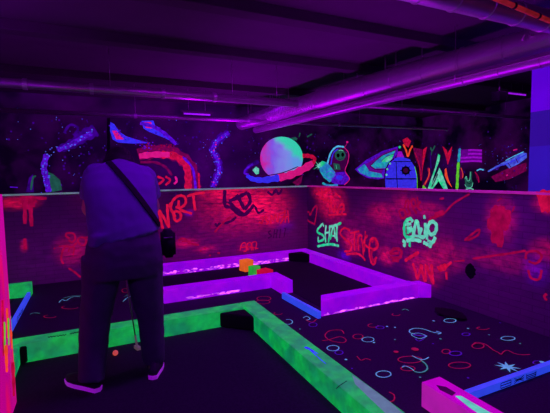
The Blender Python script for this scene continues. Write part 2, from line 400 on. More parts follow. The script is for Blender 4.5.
cv('c_cyan', [(59, 304), (62, 301), (66, 302), (70, 299.5), (74, 298), (80, 298)]); cv('c_teal', [(63, 299.6), (72, 297.4), (82, 297)]); el('c_red', 50, 318, 6, 1.4, a1=4.4); cv('c_teal', [(30, 316), (34, 314.5), (40, 315)])
cv('c_cyan', [(123, 303), (127, 299.5), (132, 297)]); cv('c_teal', [(124, 298), (129, 296)]); el('c_red', 125, 292, 3, 2)
el('c_red', 70, 309, 8, 1.6, a1=4); dot('c_cyan', 92, 303)
for k, (x, y) in enumerate(((300, 331), (352, 371), (420, 380), (433, 346), (489, 337), (500, 325), (520, 346), (440, 384), (395, 342), (468, 381))): dot('c_purple' if k % 2 else 'c_teal', x, y, .008)
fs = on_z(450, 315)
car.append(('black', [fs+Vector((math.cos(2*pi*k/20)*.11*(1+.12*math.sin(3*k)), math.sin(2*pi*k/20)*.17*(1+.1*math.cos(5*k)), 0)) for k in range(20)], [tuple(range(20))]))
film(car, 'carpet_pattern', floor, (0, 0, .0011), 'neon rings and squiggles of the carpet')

# ------------------------------------------------------------------ black felts of the lanes
G = .155                                      # border height
tag(box('putting_mat', (-.555, 1.262, .2, 3.455, .0, .006), M['felt']), 'black felt putting mat inside the green borders, under the person', 'putting mat', 'felt mats of the putting lanes')
tag(link('putting_mat', bm_mesh(prism_bm([(.66, 4.58), (2.14, 4.58), (2.14, 3.43), (3.122, 3.43), (3.122, 5.682), (.66, 5.682)], 0, .006)), M['felt'], None, (2.4, 4.8, 0)), 'black felt putting mat inside the purple borders', 'putting mat', 'felt mats of the putting lanes')
tag(box('putting_mat', (-2.4, -.90, 3.0, 5.45, .0, .006), M['felt']), 'black felt putting mat beside the far left green border', 'putting mat', 'felt mats of the putting lanes')

# ------------------------------------------------------------------ lane borders
def border_bm(x0, x1, y0, y1, z1=G, bm=None):
    bm = box_bm(x0, x1, y0, y1, 0, z1, .007, bm)
    return bm
def border(b, mat, label, group, z1=G):
    o = link('lane_border', bm_mesh(border_bm(*b, z1)), M[mat], None, ((b[0]+b[1])/2, (b[2]+b[3])/2, 0))
    return tag(o, label, 'lane border', group, 'thing')
GG, GP = 'green lane borders', 'purple lane borders'
g_front = border((-.72, 1.262, 3.46, 3.61), 'green', 'long green wooden border behind the person, crossing the picture', GG)
g_right = border((1.27, 1.43, -.3, 3.61), 'green', 'green border running toward the viewer with a worn grey patch on top', GG)
g_left = border((-.72, -.56, 2.87, 3.452), 'green', 'short green border beside the pink splattered wall end', GG)
g_ret = border((-.885, -.735, 3.3, 4.25), 'green', 'narrow green border end at the near end of the far left blue board', GG)
g_far = border((-2.4, -.73, 5.46, 5.61), 'green', 'green border end in front of the back wall at far left', GG)
p_near = border((.665, 1.975, 4.41, 4.57), 'purple', 'purple border nearest the front, in front of the coloured blocks', GP)
p_ret = border((1.982, 2.13, 4.11, 4.57), 'purple', 'short purple border turning the corner beside the far end of the short blue board', GP)
p_back = border((.65, 3.29, 5.69, 5.85), 'purple', 'long purple border along the back brick wall behind the blocks', GP)
p_right = border((3.13, 3.29, 3.425, 5.682), 'purple', 'purple border running along the right graffiti wall', GP)
p_front = tag(link('lane_border', bm_mesh(prism_bm([(2.0, 3.26), (3.285, 3.26), (3.285, 3.42), (2.098, 3.42)], 0, .165, .007)), M['purple'], None, (2.65, 3.34, 0)),
              'purple border with scuffed lower edge beside the squiggle carpet', 'lane border', GP, 'thing')
mag = border((1.735, 1.885, .2, 1.69), 'magenta', 'bright magenta border end at the bottom edge of the picture', None)
# separate end block of the front purple border
eb = bmesh.new(); prism_bm([(3.293, 3.262), (3.415, 3.195), (3.43, 3.40), (3.293, 3.42)], 0, .150, .006, eb)
link('end_block', bm_mesh(eb), M['purple'], p_front)
# scuffs: paint knocked off along the lower edges
def scuffs(parent, y, x0, x1, n, z0, z1, seed, bias=1.0):
    rnd = random.Random(seed); V, F = [], []
    for k in range(n):
        u = x0+(x1-x0)*rnd.random()**bias; w = rnd.uniform(.02, .13); h = rnd.uniform(.008, .03); zc = rnd.uniform(z0, z1)
        N = 10; i0 = len(V)
        for q in range(N):
            a = 2*pi*q/N; r = rnd.uniform(.55, 1.1)
            V.append(Vector((u+math.cos(a)*w*.5*r, y, max(.008, zc+math.sin(a)*h*.5*r))))
        F.append(tuple(range(i0, i0+N)))
    me = mesh_of([v+Vector((0, -.0012, 0)) for v in V], F)
    return tag(link('scuffed_edge', me, M['scuff'], parent), kind='stuff')
tag(scuffs(p_front, 3.26, 2.05, 3.25, 44, .006, .024, 3), 'pale scuffs along the lower edge')
tag(scuffs(p_back, 5.69, .7, 2.95, 110, .012, .06, 5, .8), 'pale scuffs along the lower edge')
tag(scuffs(p_near, 4.41, .95, 1.55, 24, .015, .04, 8), 'pale scuffs along the lower edge')
# green right border: worn patch, blue smear, crack
def zfilm(parent, name, items, z, label): 
    return film([(k, v, f) for k, v, f in items], name, parent, (0, 0, .0009), label)
def zpoly(pts, z): 
    P = [on_z(x, y, z) for x, y in pts]; c = sum(P, Vector())/len(P); n = len(P)
    return P+[c], [(k, (k+1) % n, n) for k in range(n)]
v, f = zpoly([(352, 375), (361, 381), (376, 391), (392, 403), (408, 418), (404, 428), (384, 412), (366, 395), (355, 384)], G)
V2 = [Vector((min(1.424, max(1.278, p.x)), p.y, p.z)) for p in v]
zfilm(g_right, 'worn_patch', [('bare_green', V2, f)], G, 'grey patch where the paint has worn away')
v, f = ribbon([on_z(336, 389, G), on_z(340, 385.5, G), on_z(347, 381, G)], .006, (0, 0, 1))
zfilm(g_right, 'crack', [('ink', v, f)], G, 'thin dark crack across the top')
v, f = ribbon([on_z(305, 347, G), on_z(311, 350, G), on_z(318, 354, G)], .035, (0, 0, 1), taper=.8)
v2, f2 = ribbon([on_z(309, 349, G), on_z(320, 359, G), on_z(326, 364, G)], .012, (0, 0, 1), taper=.6)
zfilm(g_right, 'paint_smear', [('p_blue', *merge((v, f), (v2, f2)))], G, 'blue paint smear on the top')
it = []
for (a, c) in (((48, 337.2), (56, 336.2)), ((57, 336.3), (66, 334.8)), ((70, 334), (77, 332.4)), ((77, 332.4), (82, 331.4))):
    P = [on_z(a[0]+(c[0]-a[0])*k/6, a[1]+(c[1]-a[1])*k/6, G)+Vector((0, .012*(-1)**k, 0)) for k in range(7)]
    P = [Vector((p.x, min(3.59, max(3.475, p.y)), G)) for p in P]
    it.append(('ink', *ribbon(P, .010, (0, 0, 1))))
zfilm(g_front, 'scribble', it, G, 'black marker scribble on the top edge')
# chipped pale edge on the magenta border
v, f = zpoly([(455, 396), (461, 396), (480, 407), (502, 419), (494, 424), (470, 408)], G)
V2 = [Vector((min(1.878, max(1.742, p.x)), p.y, p.z)) for p in v]
zfilm(mag, 'chipped_edge', [('p_pale', V2, f)], G, 'pale green chip along the edge')
v, f = zpoly([(436, 385), (446, 387), (456, 393), (452, 396), (440, 390)], G)
zfilm(mag, 'dark_stain', [('p_plum', v, f)], G, 'dark stain on the top')

# corner bumpers
def bumper(cx, cy, sx, sy, leg, label, h=G-.012):
    bm = prism_bm([(cx, cy), (cx+sx*leg, cy), (cx, cy+sy*leg)] if sx*sy > 0 else [(cx, cy), (cx, cy+sy*leg), (cx+sx*leg, cy)], .006, h, .016)
    tag(link('corner_bumper', bm_mesh(bm), M['black'], None, (cx, cy, .006)), label, 'bumper', 'black corner bumpers', 'thing')
bumper(1.266, 3.456, -1, -1, .25, 'black wedge bumper in the corner of the green borders')
bumper(3.126, 5.686, -1, -1, .26, 'black wedge bumper in the back corner of the purple borders')
bumper(-.556, 3.456, 1, -1, .05, 'small black wedge bumper in the green corner beside the pink wall')

# blue boards closing the lanes, some with dark block characters on the side that faces the viewer
def board(b, label, letters=None):
    o = link('tee_board', bm_mesh(box_bm(*b, .003)), M['blue'], None, ((b[0]+b[1])/2, (b[2]+b[3])/2, b[4]))
    tag(o, label, 'board', 'blue tee boards', 'thing')
    if letters:
        a, d, n, w, h = Vector(letters[0]), Vector(letters[1]), Vector(letters[2]), letters[3], letters[4]
        up = Vector((0, 0, 1)); it = []
        glyphs = (((0, 0, 0, 1), (0, 0, 1, 0), (0, .5, 1, .5), (0, 1, 1, 1), (1, 0, 1, 1)), ((0, 0, 1, 1), (0, 1, 1, 0), (.5, 0, .5, 1), (0, .5, 1, .5)), ((0, 0, 0, 1), (1, 0, 1, 1), (0, .33, 1, .33), (0, .7, 1, .7), (0, 0, 1, 0)))
        for g, segs in enumerate(glyphs):
            o0 = a+d*(g*w*1.3)
            for (u0, v0, u1, v1) in segs:
                it.append(('ink', *ribbon([o0+d*(u0*w)+up*(v0*h), o0+d*(u1*w)+up*(v1*h)], h*.26, n)))
        film(it, 'lettering', o, n*.0005, 'three dark block characters')
    return o
BH = .062
def tee_prism(pts, z1, label):
    o = link('tee_board', bm_mesh(prism_bm(pts, 0, z1, .003)), M['blue'], None, (sum(p[0] for p in pts)/4, sum(p[1] for p in pts)/4, 0))
    tag(o, label, 'board', 'blue tee boards', 'thing')
tee_prism([(1.942, 3.225), (1.978, 3.225), (1.948, 3.97), (1.912, 3.97)], .072, 'blue board on the carpet between the two purple border ends')
board((1.895, 3.44, 1.60, 1.64, .0, .052), 'blue board with dark characters beside the magenta border', ((2.33, 1.60, .009), (1, 0, 0), (0, -1, 0), .10, .034))
board((-.768, -.735, 4.26, 5.45, .0, BH), 'blue board with dark characters at far left between green borders', ((-.735, 4.50, .014), (0, 1, 0), (1, 0, 0), .10, .036))
board((.615, .648, 4.42, 5.68, .0, BH), 'sliver of blue board at the left end of the purple borders, behind the leg')

# ------------------------------------------------------------------ coloured blocks
def block(px, py, w, h, rot, mat, label):
    p = on_z(px, py, .006)
    bm = box_bm(-w/2, w/2, -w/2, w/2, 0, h, .008); bmesh.ops.rotate(bm, verts=bm.verts, cent=(0, 0, 0), matrix=Matrix.Rotation(rot, 3, 'Z'))
    me = bm_mesh(bm); me.transform(Matrix.Translation((p.x, p.y, .006)))
    tag(link('toy_block', me, M[mat], None, (p.x, p.y, .006)), label, 'block', 'coloured blocks on the lane', 'thing')
block(246.5, 270.5, .155, .165, .30, 'b_orange', 'orange cube block standing behind the purple border')
block(254.5, 276.5, .125, .150, .30, 'b_green', 'green block between the orange and the red block')
block(265, 278.0, .165, .120, .30, 'b_red', 'red block lowest of the three coloured blocks')

# ------------------------------------------------------------------ graffiti on the partitions
NB, NR = (0, -1, 0), (-1, 0, 0)
def tagB(name, key, c, strokes, w, label):
    it = [(key, *ribbon([on_y(*c(x, y), YB) for x, y in s], w, NB)) for s in strokes]
    return film(it, name, part_back, (0, -.0012, 0), label)
def tagR(name, key, c, strokes, w, label, keys=None):
    it = [((keys[i] if keys else key), *ribbon([on_x(*c(x, y), XR) for x, y in s], w, NR)) for i, s in enumerate(strokes)]
    return film(it, name, part_right, (-.0012, 0, 0), label)
c = crop(150, 185, .1273)
tagB('graffiti_word', 'p_bright', c, [[(100, 345), (82, 260), (68, 195)], [(70, 195), (110, 260), (150, 335)], [(150, 335), (140, 240), (135, 150)],
     [(180, 220), (200, 280), (235, 270), (240, 225), (205, 205), (180, 225)], [(160, 190), (175, 130), (215, 90), (255, 85), (280, 110), (275, 150), (235, 180), (200, 170)], [(225, 120), (235, 190), (330, 225)],
     [(290, 90), (350, 70), (430, 62)], [(340, 70), (345, 130), (355, 200)], [(160, 140), (160, 180), (200, 250)]], .04, 'red spray-painted NERT')
c = crop(215, 185, .1636)
tagB('graffiti_star', 'p_dark', c, [[(60, 30), (60, 120), (90, 135)], [(90, 130), (170, 185), (240, 120)], [(85, 100), (140, 75), (200, 45)], [(200, 45), (215, 100), (180, 150)], [(180, 150), (150, 90), (130, 60)], [(85, 100), (120, 140), (175, 180)]], .06, 'dark violet star outline sprayed over the red')
tagB('graffiti_scrawl', 'p_dark', c, [[(245, 130), (265, 170), (300, 150)], [(20, 240), (90, 225), (130, 195)], [(320, 40), (350, 60), (370, 30), (390, 55), (410, 25)], [(0, 235), (15, 250), (30, 230)], [(360, 45), (385, 40)]], .04, 'dark scrawls on the red paint')
c = crop(250, 200, .1091)
tagB('graffiti_word', 'p_red', c, [[(165, 165), (140, 150), (150, 190), (170, 200), (150, 225)], [(190, 220), (195, 140), (215, 180), (235, 130), (245, 200)], [(255, 205), (265, 130)], [(262, 130), (320, 110)], [(320, 90), (318, 130), (290, 200), (275, 215)], [(345, 95), (355, 210)], [(300, 160), (350, 150)], [(320, 210), (330, 150)], [(90, 170), (120, 150), (110, 210), (80, 200)]], .028, 'small red spray-painted SMASH')
tagB('graffiti_word', 'p_plum', c, [[(190, 280), (170, 300), (195, 330), (165, 350)], [(225, 270), (215, 350)], [(250, 270), (240, 350)], [(220, 310), (250, 305)], [(280, 265), (270, 350)], [(310, 260), (335, 255)], [(325, 258), (310, 345)]], .025, 'faint plum spray-painted scrawl under the small red word')
c = crop(160, 215, .1818)
tagB('graffiti_loop', 'p_red', c, [[(440, 195), (450, 160), (470, 155), (475, 195), (460, 200)], [(485, 195), (480, 160), (500, 155), (505, 195)], [(515, 195), (505, 155), (530, 150), (525, 190)], [(440, 180), (490, 175), (540, 185)]], .02, 'small red loops sprayed low on the back wall')
tagB('graffiti_splash', 'p_dimred', c, [[(100, 140), (130, 130), (165, 155), (215, 165)], [(120, 145), (160, 145), (155, 160)], [(240, 180), (255, 182)], [(270, 222), (280, 223)], [(315, 208), (330, 210)], [(300, 95), (330, 60), (360, 30), (390, 10)], [(220, 195), (228, 197)]], .035, 'red splashes low on the back wall')
c = crop(20, 190, .2424)
tagB('graffiti_flower', 'p_dimred', c, [[(205, 200), (190, 190), (195, 178), (220, 180), (228, 200), (215, 215), (200, 205)], [(250, 225), (238, 208), (252, 195), (272, 203), (268, 225), (252, 228)], [(235, 215), (215, 235), (185, 235), (170, 280), (180, 305)], [(225, 235), (220, 270)], [(205, 235), (200, 255)], [(255, 195), (280, 195)], [(160, 232), (200, 230)], [(200, 322), (225, 338), (250, 360)], [(140, 240), (145, 242)]], .026, 'red looping flower scrawl left of the person')
tagB('graffiti_drip', 'p_dimred', c, [[(10, 35), (20, 80), (20, 140)], [(42, 40), (45, 100), (48, 150)], [(20, 200), (22, 245)], [(0, 30), (60, 32), (110, 35)], [(0, 45), (40, 50), (70, 45)], [(28, 40), (28, 80)], [(55, 45), (56, 70)]], .045, 'red paint drips below the wall top at far left')

c = crop(300, 210, .0921)
tagR('graffiti_word', 'p_green', c, [[(245, 150), (190, 215), (195, 245), (250, 275), (255, 320), (195, 345)], [(195, 345), (200, 290)], [(245, 140), (260, 180)], [(285, 165), (275, 260), (280, 355)], [(270, 250), (330, 240)], [(325, 165), (320, 260), (310, 355)], [(330, 320), (365, 175), (385, 310)], [(330, 280), (385, 280)], [(330, 180), (390, 165), (450, 140)], [(405, 170), (400, 250), (405, 345)], [(190, 395), (260, 380), (340, 372), (425, 390)]], .040, 'green spray-painted SHOT with an underline')
c = crop(335, 225, .1018)
tagR('graffiti_word', 'p_red', c, [[(150, 55), (90, 30), (50, 80), (100, 140), (160, 190), (150, 250), (90, 260)], [(150, 80), (240, 60)], [(195, 75), (190, 160), (195, 255)], [(225, 190), (230, 120), (250, 100), (270, 120)], [(225, 150), (235, 250)], [(260, 130), (275, 200), (280, 300)], [(320, 100), (285, 170), (330, 225)], [(300, 60), (290, 260)], [(330, 215), (390, 240), (425, 200), (400, 135), (355, 140), (340, 200), (340, 290), (360, 370), (390, 380), (410, 310)], [(110, 290), (210, 280), (270, 310), (300, 350)]], .035, 'red spray-painted STRIKE with a looped tail')
c = crop(300, 210, .0921)
tagR('graffiti_heart', 'p_dimred', c, [[(110, 60), (95, 20), (70, 40), (65, 90), (110, 130), (165, 155)], [(110, 60), (150, -20), (185, -40), (175, 60), (160, 150)]], .035, 'red spray-painted heart near the wall corner')
c = crop(305, 185, .1818)
tagR('graffiti_splat', 'p_red', c, [[(70, 30), (100, 60), (130, 80)], [(60, 50), (100, 40), (140, 25)], [(90, 20), (110, 70), (150, 100)], [(165, 45), (200, 70)], [(135, 150), (140, 110), (160, 150), (165, 115), (180, 160), (190, 115), (215, 110), (200, 165)], [(130, 165), (230, 160)], [(150, 130), (220, 135)], [(85, 70), (120, 85), (150, 80)]], .04, 'red splat and scrawled letters under the wall top')
c = crop(395, 185, .1091)
tagR('graffiti_word', 'p_dimred', c, [[(55, 290), (40, 240), (80, 225), (100, 260), (85, 300), (50, 300)], [(90, 210), (100, 150), (130, 150), (120, 210), (140, 260), (100, 270)], [(160, 200), (150, 145), (180, 130), (190, 190), (165, 205), (200, 260)], [(205, 110), (220, 200)], [(240, 150), (205, 195), (245, 235)], [(410, 130), (450, 120)], [(300, 330), (400, 280), (450, 255)], [(370, 290), (380, 260), (450, 240)]], .03, 'small red scrawl above the pale green word')
c = crop(395, 210, .0921)
tagR('graffiti_word', 'p_pale', c, [[(195, 130), (165, 95), (115, 130), (100, 210), (120, 290), (190, 290), (195, 215), (150, 235)], [(140, 130), (140, 260)], [(165, 280), (160, 400)], [(205, 300), (215, 190), (240, 115), (270, 270)], [(290, 190), (270, 285), (325, 280), (330, 140)], [(210, 280), (320, 290)], [(318, 55), (325, 95)], [(345, 300), (360, 180), (400, 125), (450, 160), (440, 240), (390, 265), (355, 210)], [(345, 190), (350, 320)], [(125, 335), (200, 322), (290, 338)], [(310, 350), (350, 370), (400, 400)], [(440, 290), (420, 340), (370, 385)], [(355, 330), (410, 355)], [(85, 330), (110, 350), (100, 400)], [(110, 160), (180, 150)], [(130, 200), (190, 190)]], .043, 'pale green spray-painted looping word with arrow underline', ['p_green', 'p_green', 'p_green']+['p_pale']*13)
c = crop(405, 250, .109)
tagR('graffiti_word', 'p_red', c, [[(70, 120), (95, 190), (110, 260)], [(110, 270), (140, 190), (150, 130)], [(150, 130), (165, 220), (185, 290)], [(190, 130), (190, 290)], [(245, 130), (250, 220), (262, 315)], [(200, 140), (225, 220), (255, 300)], [(300, 170), (340, 150), (380, 140), (360, 175), (310, 180)], [(430, 110), (380, 150)], [(0, 100), (60, 60), (130, 20)], [(385, 270), (380, 200)]], .04, 'red spray-painted WIN above the border end')
tagR('graffiti_disc', 'p_dimred', crop(370, 190, .3273), [[(60, 195), (75, 180), (95, 185), (92, 205), (70, 210)], [(65, 195), (90, 192)], [(62, 205), (90, 212)], [(68, 215), (88, 217)], [(5, 160), (15, 150), (20, 175), (5, 190), (8, 215), (18, 210)]], .045, 'red scribbled ball shape')
c = crop(430, 190, .2661)
tagR('graffiti_drip', 'p_dimred', c, [[(255, 60), (240, 100), (225, 130), (245, 145)], [(270, 60), (265, 130), (262, 215)], [(290, 75), (290, 110), (275, 150)], [(245, 110), (242, 150), (243, 200)], [(230, 75), (235, 78)], [(312, 70), (316, 72)], [(260, 35), (262, 38)], [(240, 90), (300, 95)], [(225, 120), (300, 115)]], .07, 'red dripping splat high on the right wall')
tagR('graffiti_line', 'p_dimred', c, [[(160, 258), (230, 248), (300, 238), (360, 228)], [(90, 268), (130, 265)], [(360, 260), (365, 235), (400, 230), (420, 250), (400, 275), (370, 268)], [(370, 300), (380, 330), (410, 335), (420, 300)], [(440, 390), (430, 400), (440, 415)], [(130, 190), (160, 165), (185, 148), (180, 170), (140, 190)], [(0, 105), (50, 90), (90, 50), (150, 15)]], .022, 'long thin red lines and loops on the right wall')
tagR('graffiti_disc', 'p_red', crop(430, 190, .2661), [[(405, 30), (430, 22), (470, 25)], [(408, 45), (440, 40), (475, 45)], [(415, 60), (445, 60), (480, 65)]], .10, 'red sprayed patch at the right edge of the picture')
sp = on_x(470.5, 271, XR)
film([('black', [sp+Vector((0, math.cos(2*pi*k/20)*.062*(1+.12*math.sin(3*k)), math.sin(2*pi*k/20)*.075*(1+.1*math.cos(5*k)))) for k in range(20)], [tuple(range(20))])], 'black_spot', part_right, (-.0022, 0, 0), 'black round paint spot on the right wall')

# ------------------------------------------------------------------ murals on the far walls
def mpt(px, py, right=False): return on_x(px, py, XM) if right else on_y(px, py, YM)
def mpoly(c, pts, right=False):
    P = [mpt(*c(x, y), right) for x, y in pts]; n = len(P); ctr = sum(P, Vector())/n
    return P+[ctr], [(k, (k+1) % n, n) for k in range(n)]
def mstroke(c, pts, w, right=False, taper=0): return ribbon([mpt(*c(x, y), right) for x, y in pts], w, NR if right else NB, taper=taper)
def mell(c, cx, cy, rx, ry, right=False, n=28): return mpoly(c, [(cx+rx*math.cos(2*pi*k/n), cy+ry*math.sin(2*pi*k/n)) for k in range(n)], right)
def mural(name, items, label, right=False):
    return film(items, name, wall_right if right else wall_back, (-.002, 0, 0) if right else (0, -.002, 0), label)
I = crop(0, 0, 1)
rn = random.Random(4)
def stars(c, path, spread, n, right=False, r=.018):
    V, F = [], []
    for _ in range(n):
        a = rn.random()*(len(path)-1); i = int(a); t = a-i
        x = path[i][0]*(1-t)+path[i+1][0]*t+rn.gauss(0, spread); y = path[i][1]*(1-t)+path[i+1][1]*t+rn.gauss(0, spread)
        p = mpt(*c(x, y), right); rr = r*rn.uniform(.5, 1.4); n0 = len(V)
        e = Vector((0, 1, 0)) if right else Vector((1, 0, 0))
        V += [p+e*rr*math.cos(k*pi/3)+Vector((0, 0, rr*math.sin(k*pi/3))) for k in range(6)]; F.append(tuple(range(n0, n0+6)))
    return V, F
for rt, pts_, n_ in ((False, [(120, 128), (180, 140), (240, 150), (300, 140), (340, 175), (400, 140)], 150), (False, [(20, 130), (100, 140), (60, 180)], 60), (True, [(430, 150), (480, 165), (520, 150), (500, 185)], 90)):
    tg = mural('mural_stars', [('p_haze', *stars(I, pts_, 12, n_, rt, .022)), ('p_sky', *stars(I, pts_, 14, n_//3, rt, .010))], 'scattered small painted stars', rt)
    tg['kind'] = 'stuff'
# violet galaxy at left
p1 = [(98, 128), (84, 136), (72, 145), (58, 150), (47, 155), (44, 166), (46, 178), (49, 190)]
mural('mural_galaxy', [('p_haze', *mstroke(I, [(96, 130), (84, 136), (72, 144), (60, 149)], .34, taper=.5)), ('p_violet', *mstroke(I, [(92, 133), (80, 139), (68, 146), (57, 150)], .12)), ('p_violet', *mstroke(I, [(47, 154), (44, 166), (46, 178), (49, 192)], .13)), ('p_haze', *mstroke(I, [(64, 133), (70, 125), (78, 128), (74, 136)], .06)),
      ('p_dkgreen', *mpoly(I, [(48, 172), (53, 174), (60, 180), (62, 190), (52, 192)])), ('p_haze', *mpoly(I, [(26, 192), (29, 178), (33, 174), (34, 192)])), ('p_sky', *stars(I, p1, 2.2, 60)), ('p_dkgreen', *mstroke(I, [(31, 190), (33, 178), (36, 176)], .04)), ('p_violet', *mstroke(I, [(10, 187), (18, 187.5)], .03))], 'violet spiral of painted stars')
mural('mural_seam', [('black', *mpoly(I, [(107, 118), (110, 118), (110, 158), (107, 158)]))], 'black vertical seam')
c = crop(100, 110, .2179)
mural('mural_comet', [('p_blue', *mpoly(c, [(48, 55), (65, 65), (90, 100), (130, 128), (225, 152), (150, 154), (85, 150), (58, 135), (46, 95)])), ('p_pink', *mpoly(c, [(55, 95), (75, 95), (110, 135), (75, 135)])), ('p_violet', *stars(c, [(60, 70), (100, 120), (220, 152)], 8, 30))], 'blue comet with a pink heart')
mural('mural_comet', [('p_blue', *mpoly(c, [(190, 50), (245, 48), (255, 85), (310, 115), (360, 160), (300, 130), (225, 100), (200, 85)])), ('p_pink', *mpoly(c, [(200, 55), (235, 55), (240, 85), (210, 82)])), ('p_violet', *stars(c, [(250, 85), (300, 112), (355, 155)], 8, 26))], 'smaller blue comet with a red head')
mural('mural_vortex', [('p_maroon', *mstroke(c, [(175, 205), (260, 190), (345, 205), (405, 250), (430, 310), (432, 370)], .36)), ('p_red', *mstroke(c, [(280, 205), (345, 212), (395, 255), (405, 320), (402, 370)], .20)), ('p_pink', *mstroke(c, [(180, 212), (240, 205), (320, 205)], .16)), ('p_violet', *mstroke(c, [(380, 215), (425, 270), (440, 370)], .07)), ('p_maroon', *mstroke(c, [(185, 240), (250, 240), (300, 262), (330, 300)], .07)),
      ('p_red', *mstroke(c, [(262, 305), (292, 320), (262, 345)], .06)), ('p_red', *mstroke(c, [(300, 305), (322, 322), (300, 345)], .06)), ('p_pink', *mstroke(c, [(345, 305), (352, 325), (340, 340)], .06)), ('p_red', *mstroke(c, [(452, 290), (456, 370)], .06)), ('p_dimred', *stars(c, [(170, 180), (250, 160), (340, 170)], 10, 24))], 'red and pink swirling vortex')
c = crop(140, 120, .3273)
pr = [(272, 38), (238, 62), (222, 90), (236, 120), (242, 150), (232, 180), (222, 205)]
mural('mural_nebula', [('p_haze', *mstroke(c, pr, .22)), ('p_violet', *mstroke(c, pr, .11)), ('p_pink', *stars(c, pr, 6, 14, r=.02)), ('p_sky', *stars(c, pr, 6, 40)), ('p_violet', *mstroke(c, [(0, 10), (40, 20), (80, 45), (110, 75)], .1)), ('p_violet', *stars(c, [(0, 60), (30, 90), (0, 80)], 12, 20))], 'winding violet river of stars')
# ringed planet
c = crop(240, 125, .1455)
m, nt, b = newmat('planet_spray_paint')
geo = node(nt, 'ShaderNodeNewGeometry'); L = nt.links.new
ctr = mpt(281.5, 158); rad = (mpt(303, 158)-ctr).x
sub = node(nt, 'ShaderNodeVectorMath', operation='SUBTRACT'); L(geo.outputs['Position'], sub.inputs[0]); sub.inputs[1].default_value = ctr
scl = node(nt, 'ShaderNodeVectorMath', operation='SCALE'); L(sub.outputs[0], scl.inputs[0]); scl.inputs['Scale'].default_value = 1/rad
sep = node(nt, 'ShaderNodeSeparateXYZ'); L(scl.outputs[0], sep.inputs[0])
nz = node(nt, 'ShaderNodeTexNoise', Scale=3.0, Detail=6.0); L(scl.outputs[0], nz.inputs['Vector'])
def math_(op, a, b_):
    n = node(nt, 'ShaderNodeMath', operation=op)
    for s, v in ((n.inputs[0], a), (n.inputs[1], b_)):
        if isinstance(v, (int, float)): s.default_value = v
        else: L(v, s)
    return n.outputs[0]
xx = math_('ADD', sep.outputs[0], math_('MULTIPLY', math_('SUBTRACT', nz.outputs['Fac'], .5), .9))
rp = node(nt, 'ShaderNodeValToRGB'); L(math_('ADD', math_('MULTIPLY', xx, .5), .5), rp.inputs[0])
e = rp.color_ramp.elements; e[0].position = .05; e[0].color = C(200, 20, 120); e[1].position = .28; e[1].color = C(120, 80, 215)
for p_, c_ in ((.6, C(120, 135, 222)), (.85, C(90, 150, 225))): q = e.new(p_); q.color = c_
d2 = math_('ADD', math_('MULTIPLY', sep.outputs[0], .55), math_('MULTIPLY', sep.outputs[2], .75))
gm = node(nt, 'ShaderNodeMapRange', interpolation_type='SMOOTHSTEP'); L(math_('ADD', d2, math_('MULTIPLY', math_('SUBTRACT', nz.outputs['Fac'], .5), .35)), gm.inputs['Value']); gm.inputs['From Min'].default_value = .28; gm.inputs['From Max'].default_value = .6
L(mixcol(nt, gm.outputs[0], rp.outputs[0], C(35, 205, 165)), b.inputs['Emission Color']); b.inputs['Emission Strength'].default_value = .95
b.inputs['Base Color'].default_value = (.35, .3, .5, 1); b.inputs['Roughness'].default_value = .8
M['planet'] = m
mural('mural_planet', [('p_haze', *mstroke(c, [(32, 325), (60, 285), (130, 250)], .12)), ('p_green', *mpoly(c, [(85, 310), (110, 285), (130, 300), (130, 335), (110, 340)])), ('p_maroon', *mpoly(c, [(360, 395), (430, 345), (420, 400), (395, 420)])),
      ('planet', *mpoly(c, [(285+147*math.cos(2*pi*k/40), 227+147*math.sin(2*pi*k/40)) for k in range(40)])),
      ('p_red', *mstroke(c, [(428, 212), (470, 212), (510, 228), (500, 262), (430, 310)], .13)), ('p_pink', *mstroke(c, [(500, 262), (430, 305), (340, 345), (250, 362)], .24)), ('p_blue', *mstroke(c, [(270, 362), (170, 378), (90, 372), (45, 345)], .22, taper=.5)), ('p_violet', *mstroke(c, [(60, 340), (30, 330), (45, 300), (90, 268)], .06)), ('p_dark', *mstroke(c, [(130, 345), (200, 345), (300, 325), (400, 285)], .03))], 'ringed planet in pink, blue and green')
def starburst(x, y, r, n=8):
    return merge(*[mstroke(I, [(x, y), (x+r*math.cos(2*pi*k/n+.2)*(1 if k % 2 else .6), y+r*math.sin(2*pi*k/n+.2)*(1 if k % 2 else .6))], .05, taper=.9) for k in range(n)])
mural('mural_star', [('p_green', *starburst(318.6, 166, 6)), ('p_green', *mell(I, 319, 166, 1.6, 2)), ('p_dkgreen', *mstroke(I, [(289, 141), (294, 138.5), (297, 139.5)], .09)), ('p_dkgreen', *mstroke(I, [(299, 137), (300, 133)], .05)), ('p_dkgreen', *mstroke(I, [(307, 137), (312, 134)], .05))], 'green starburst and smears beside the planet')
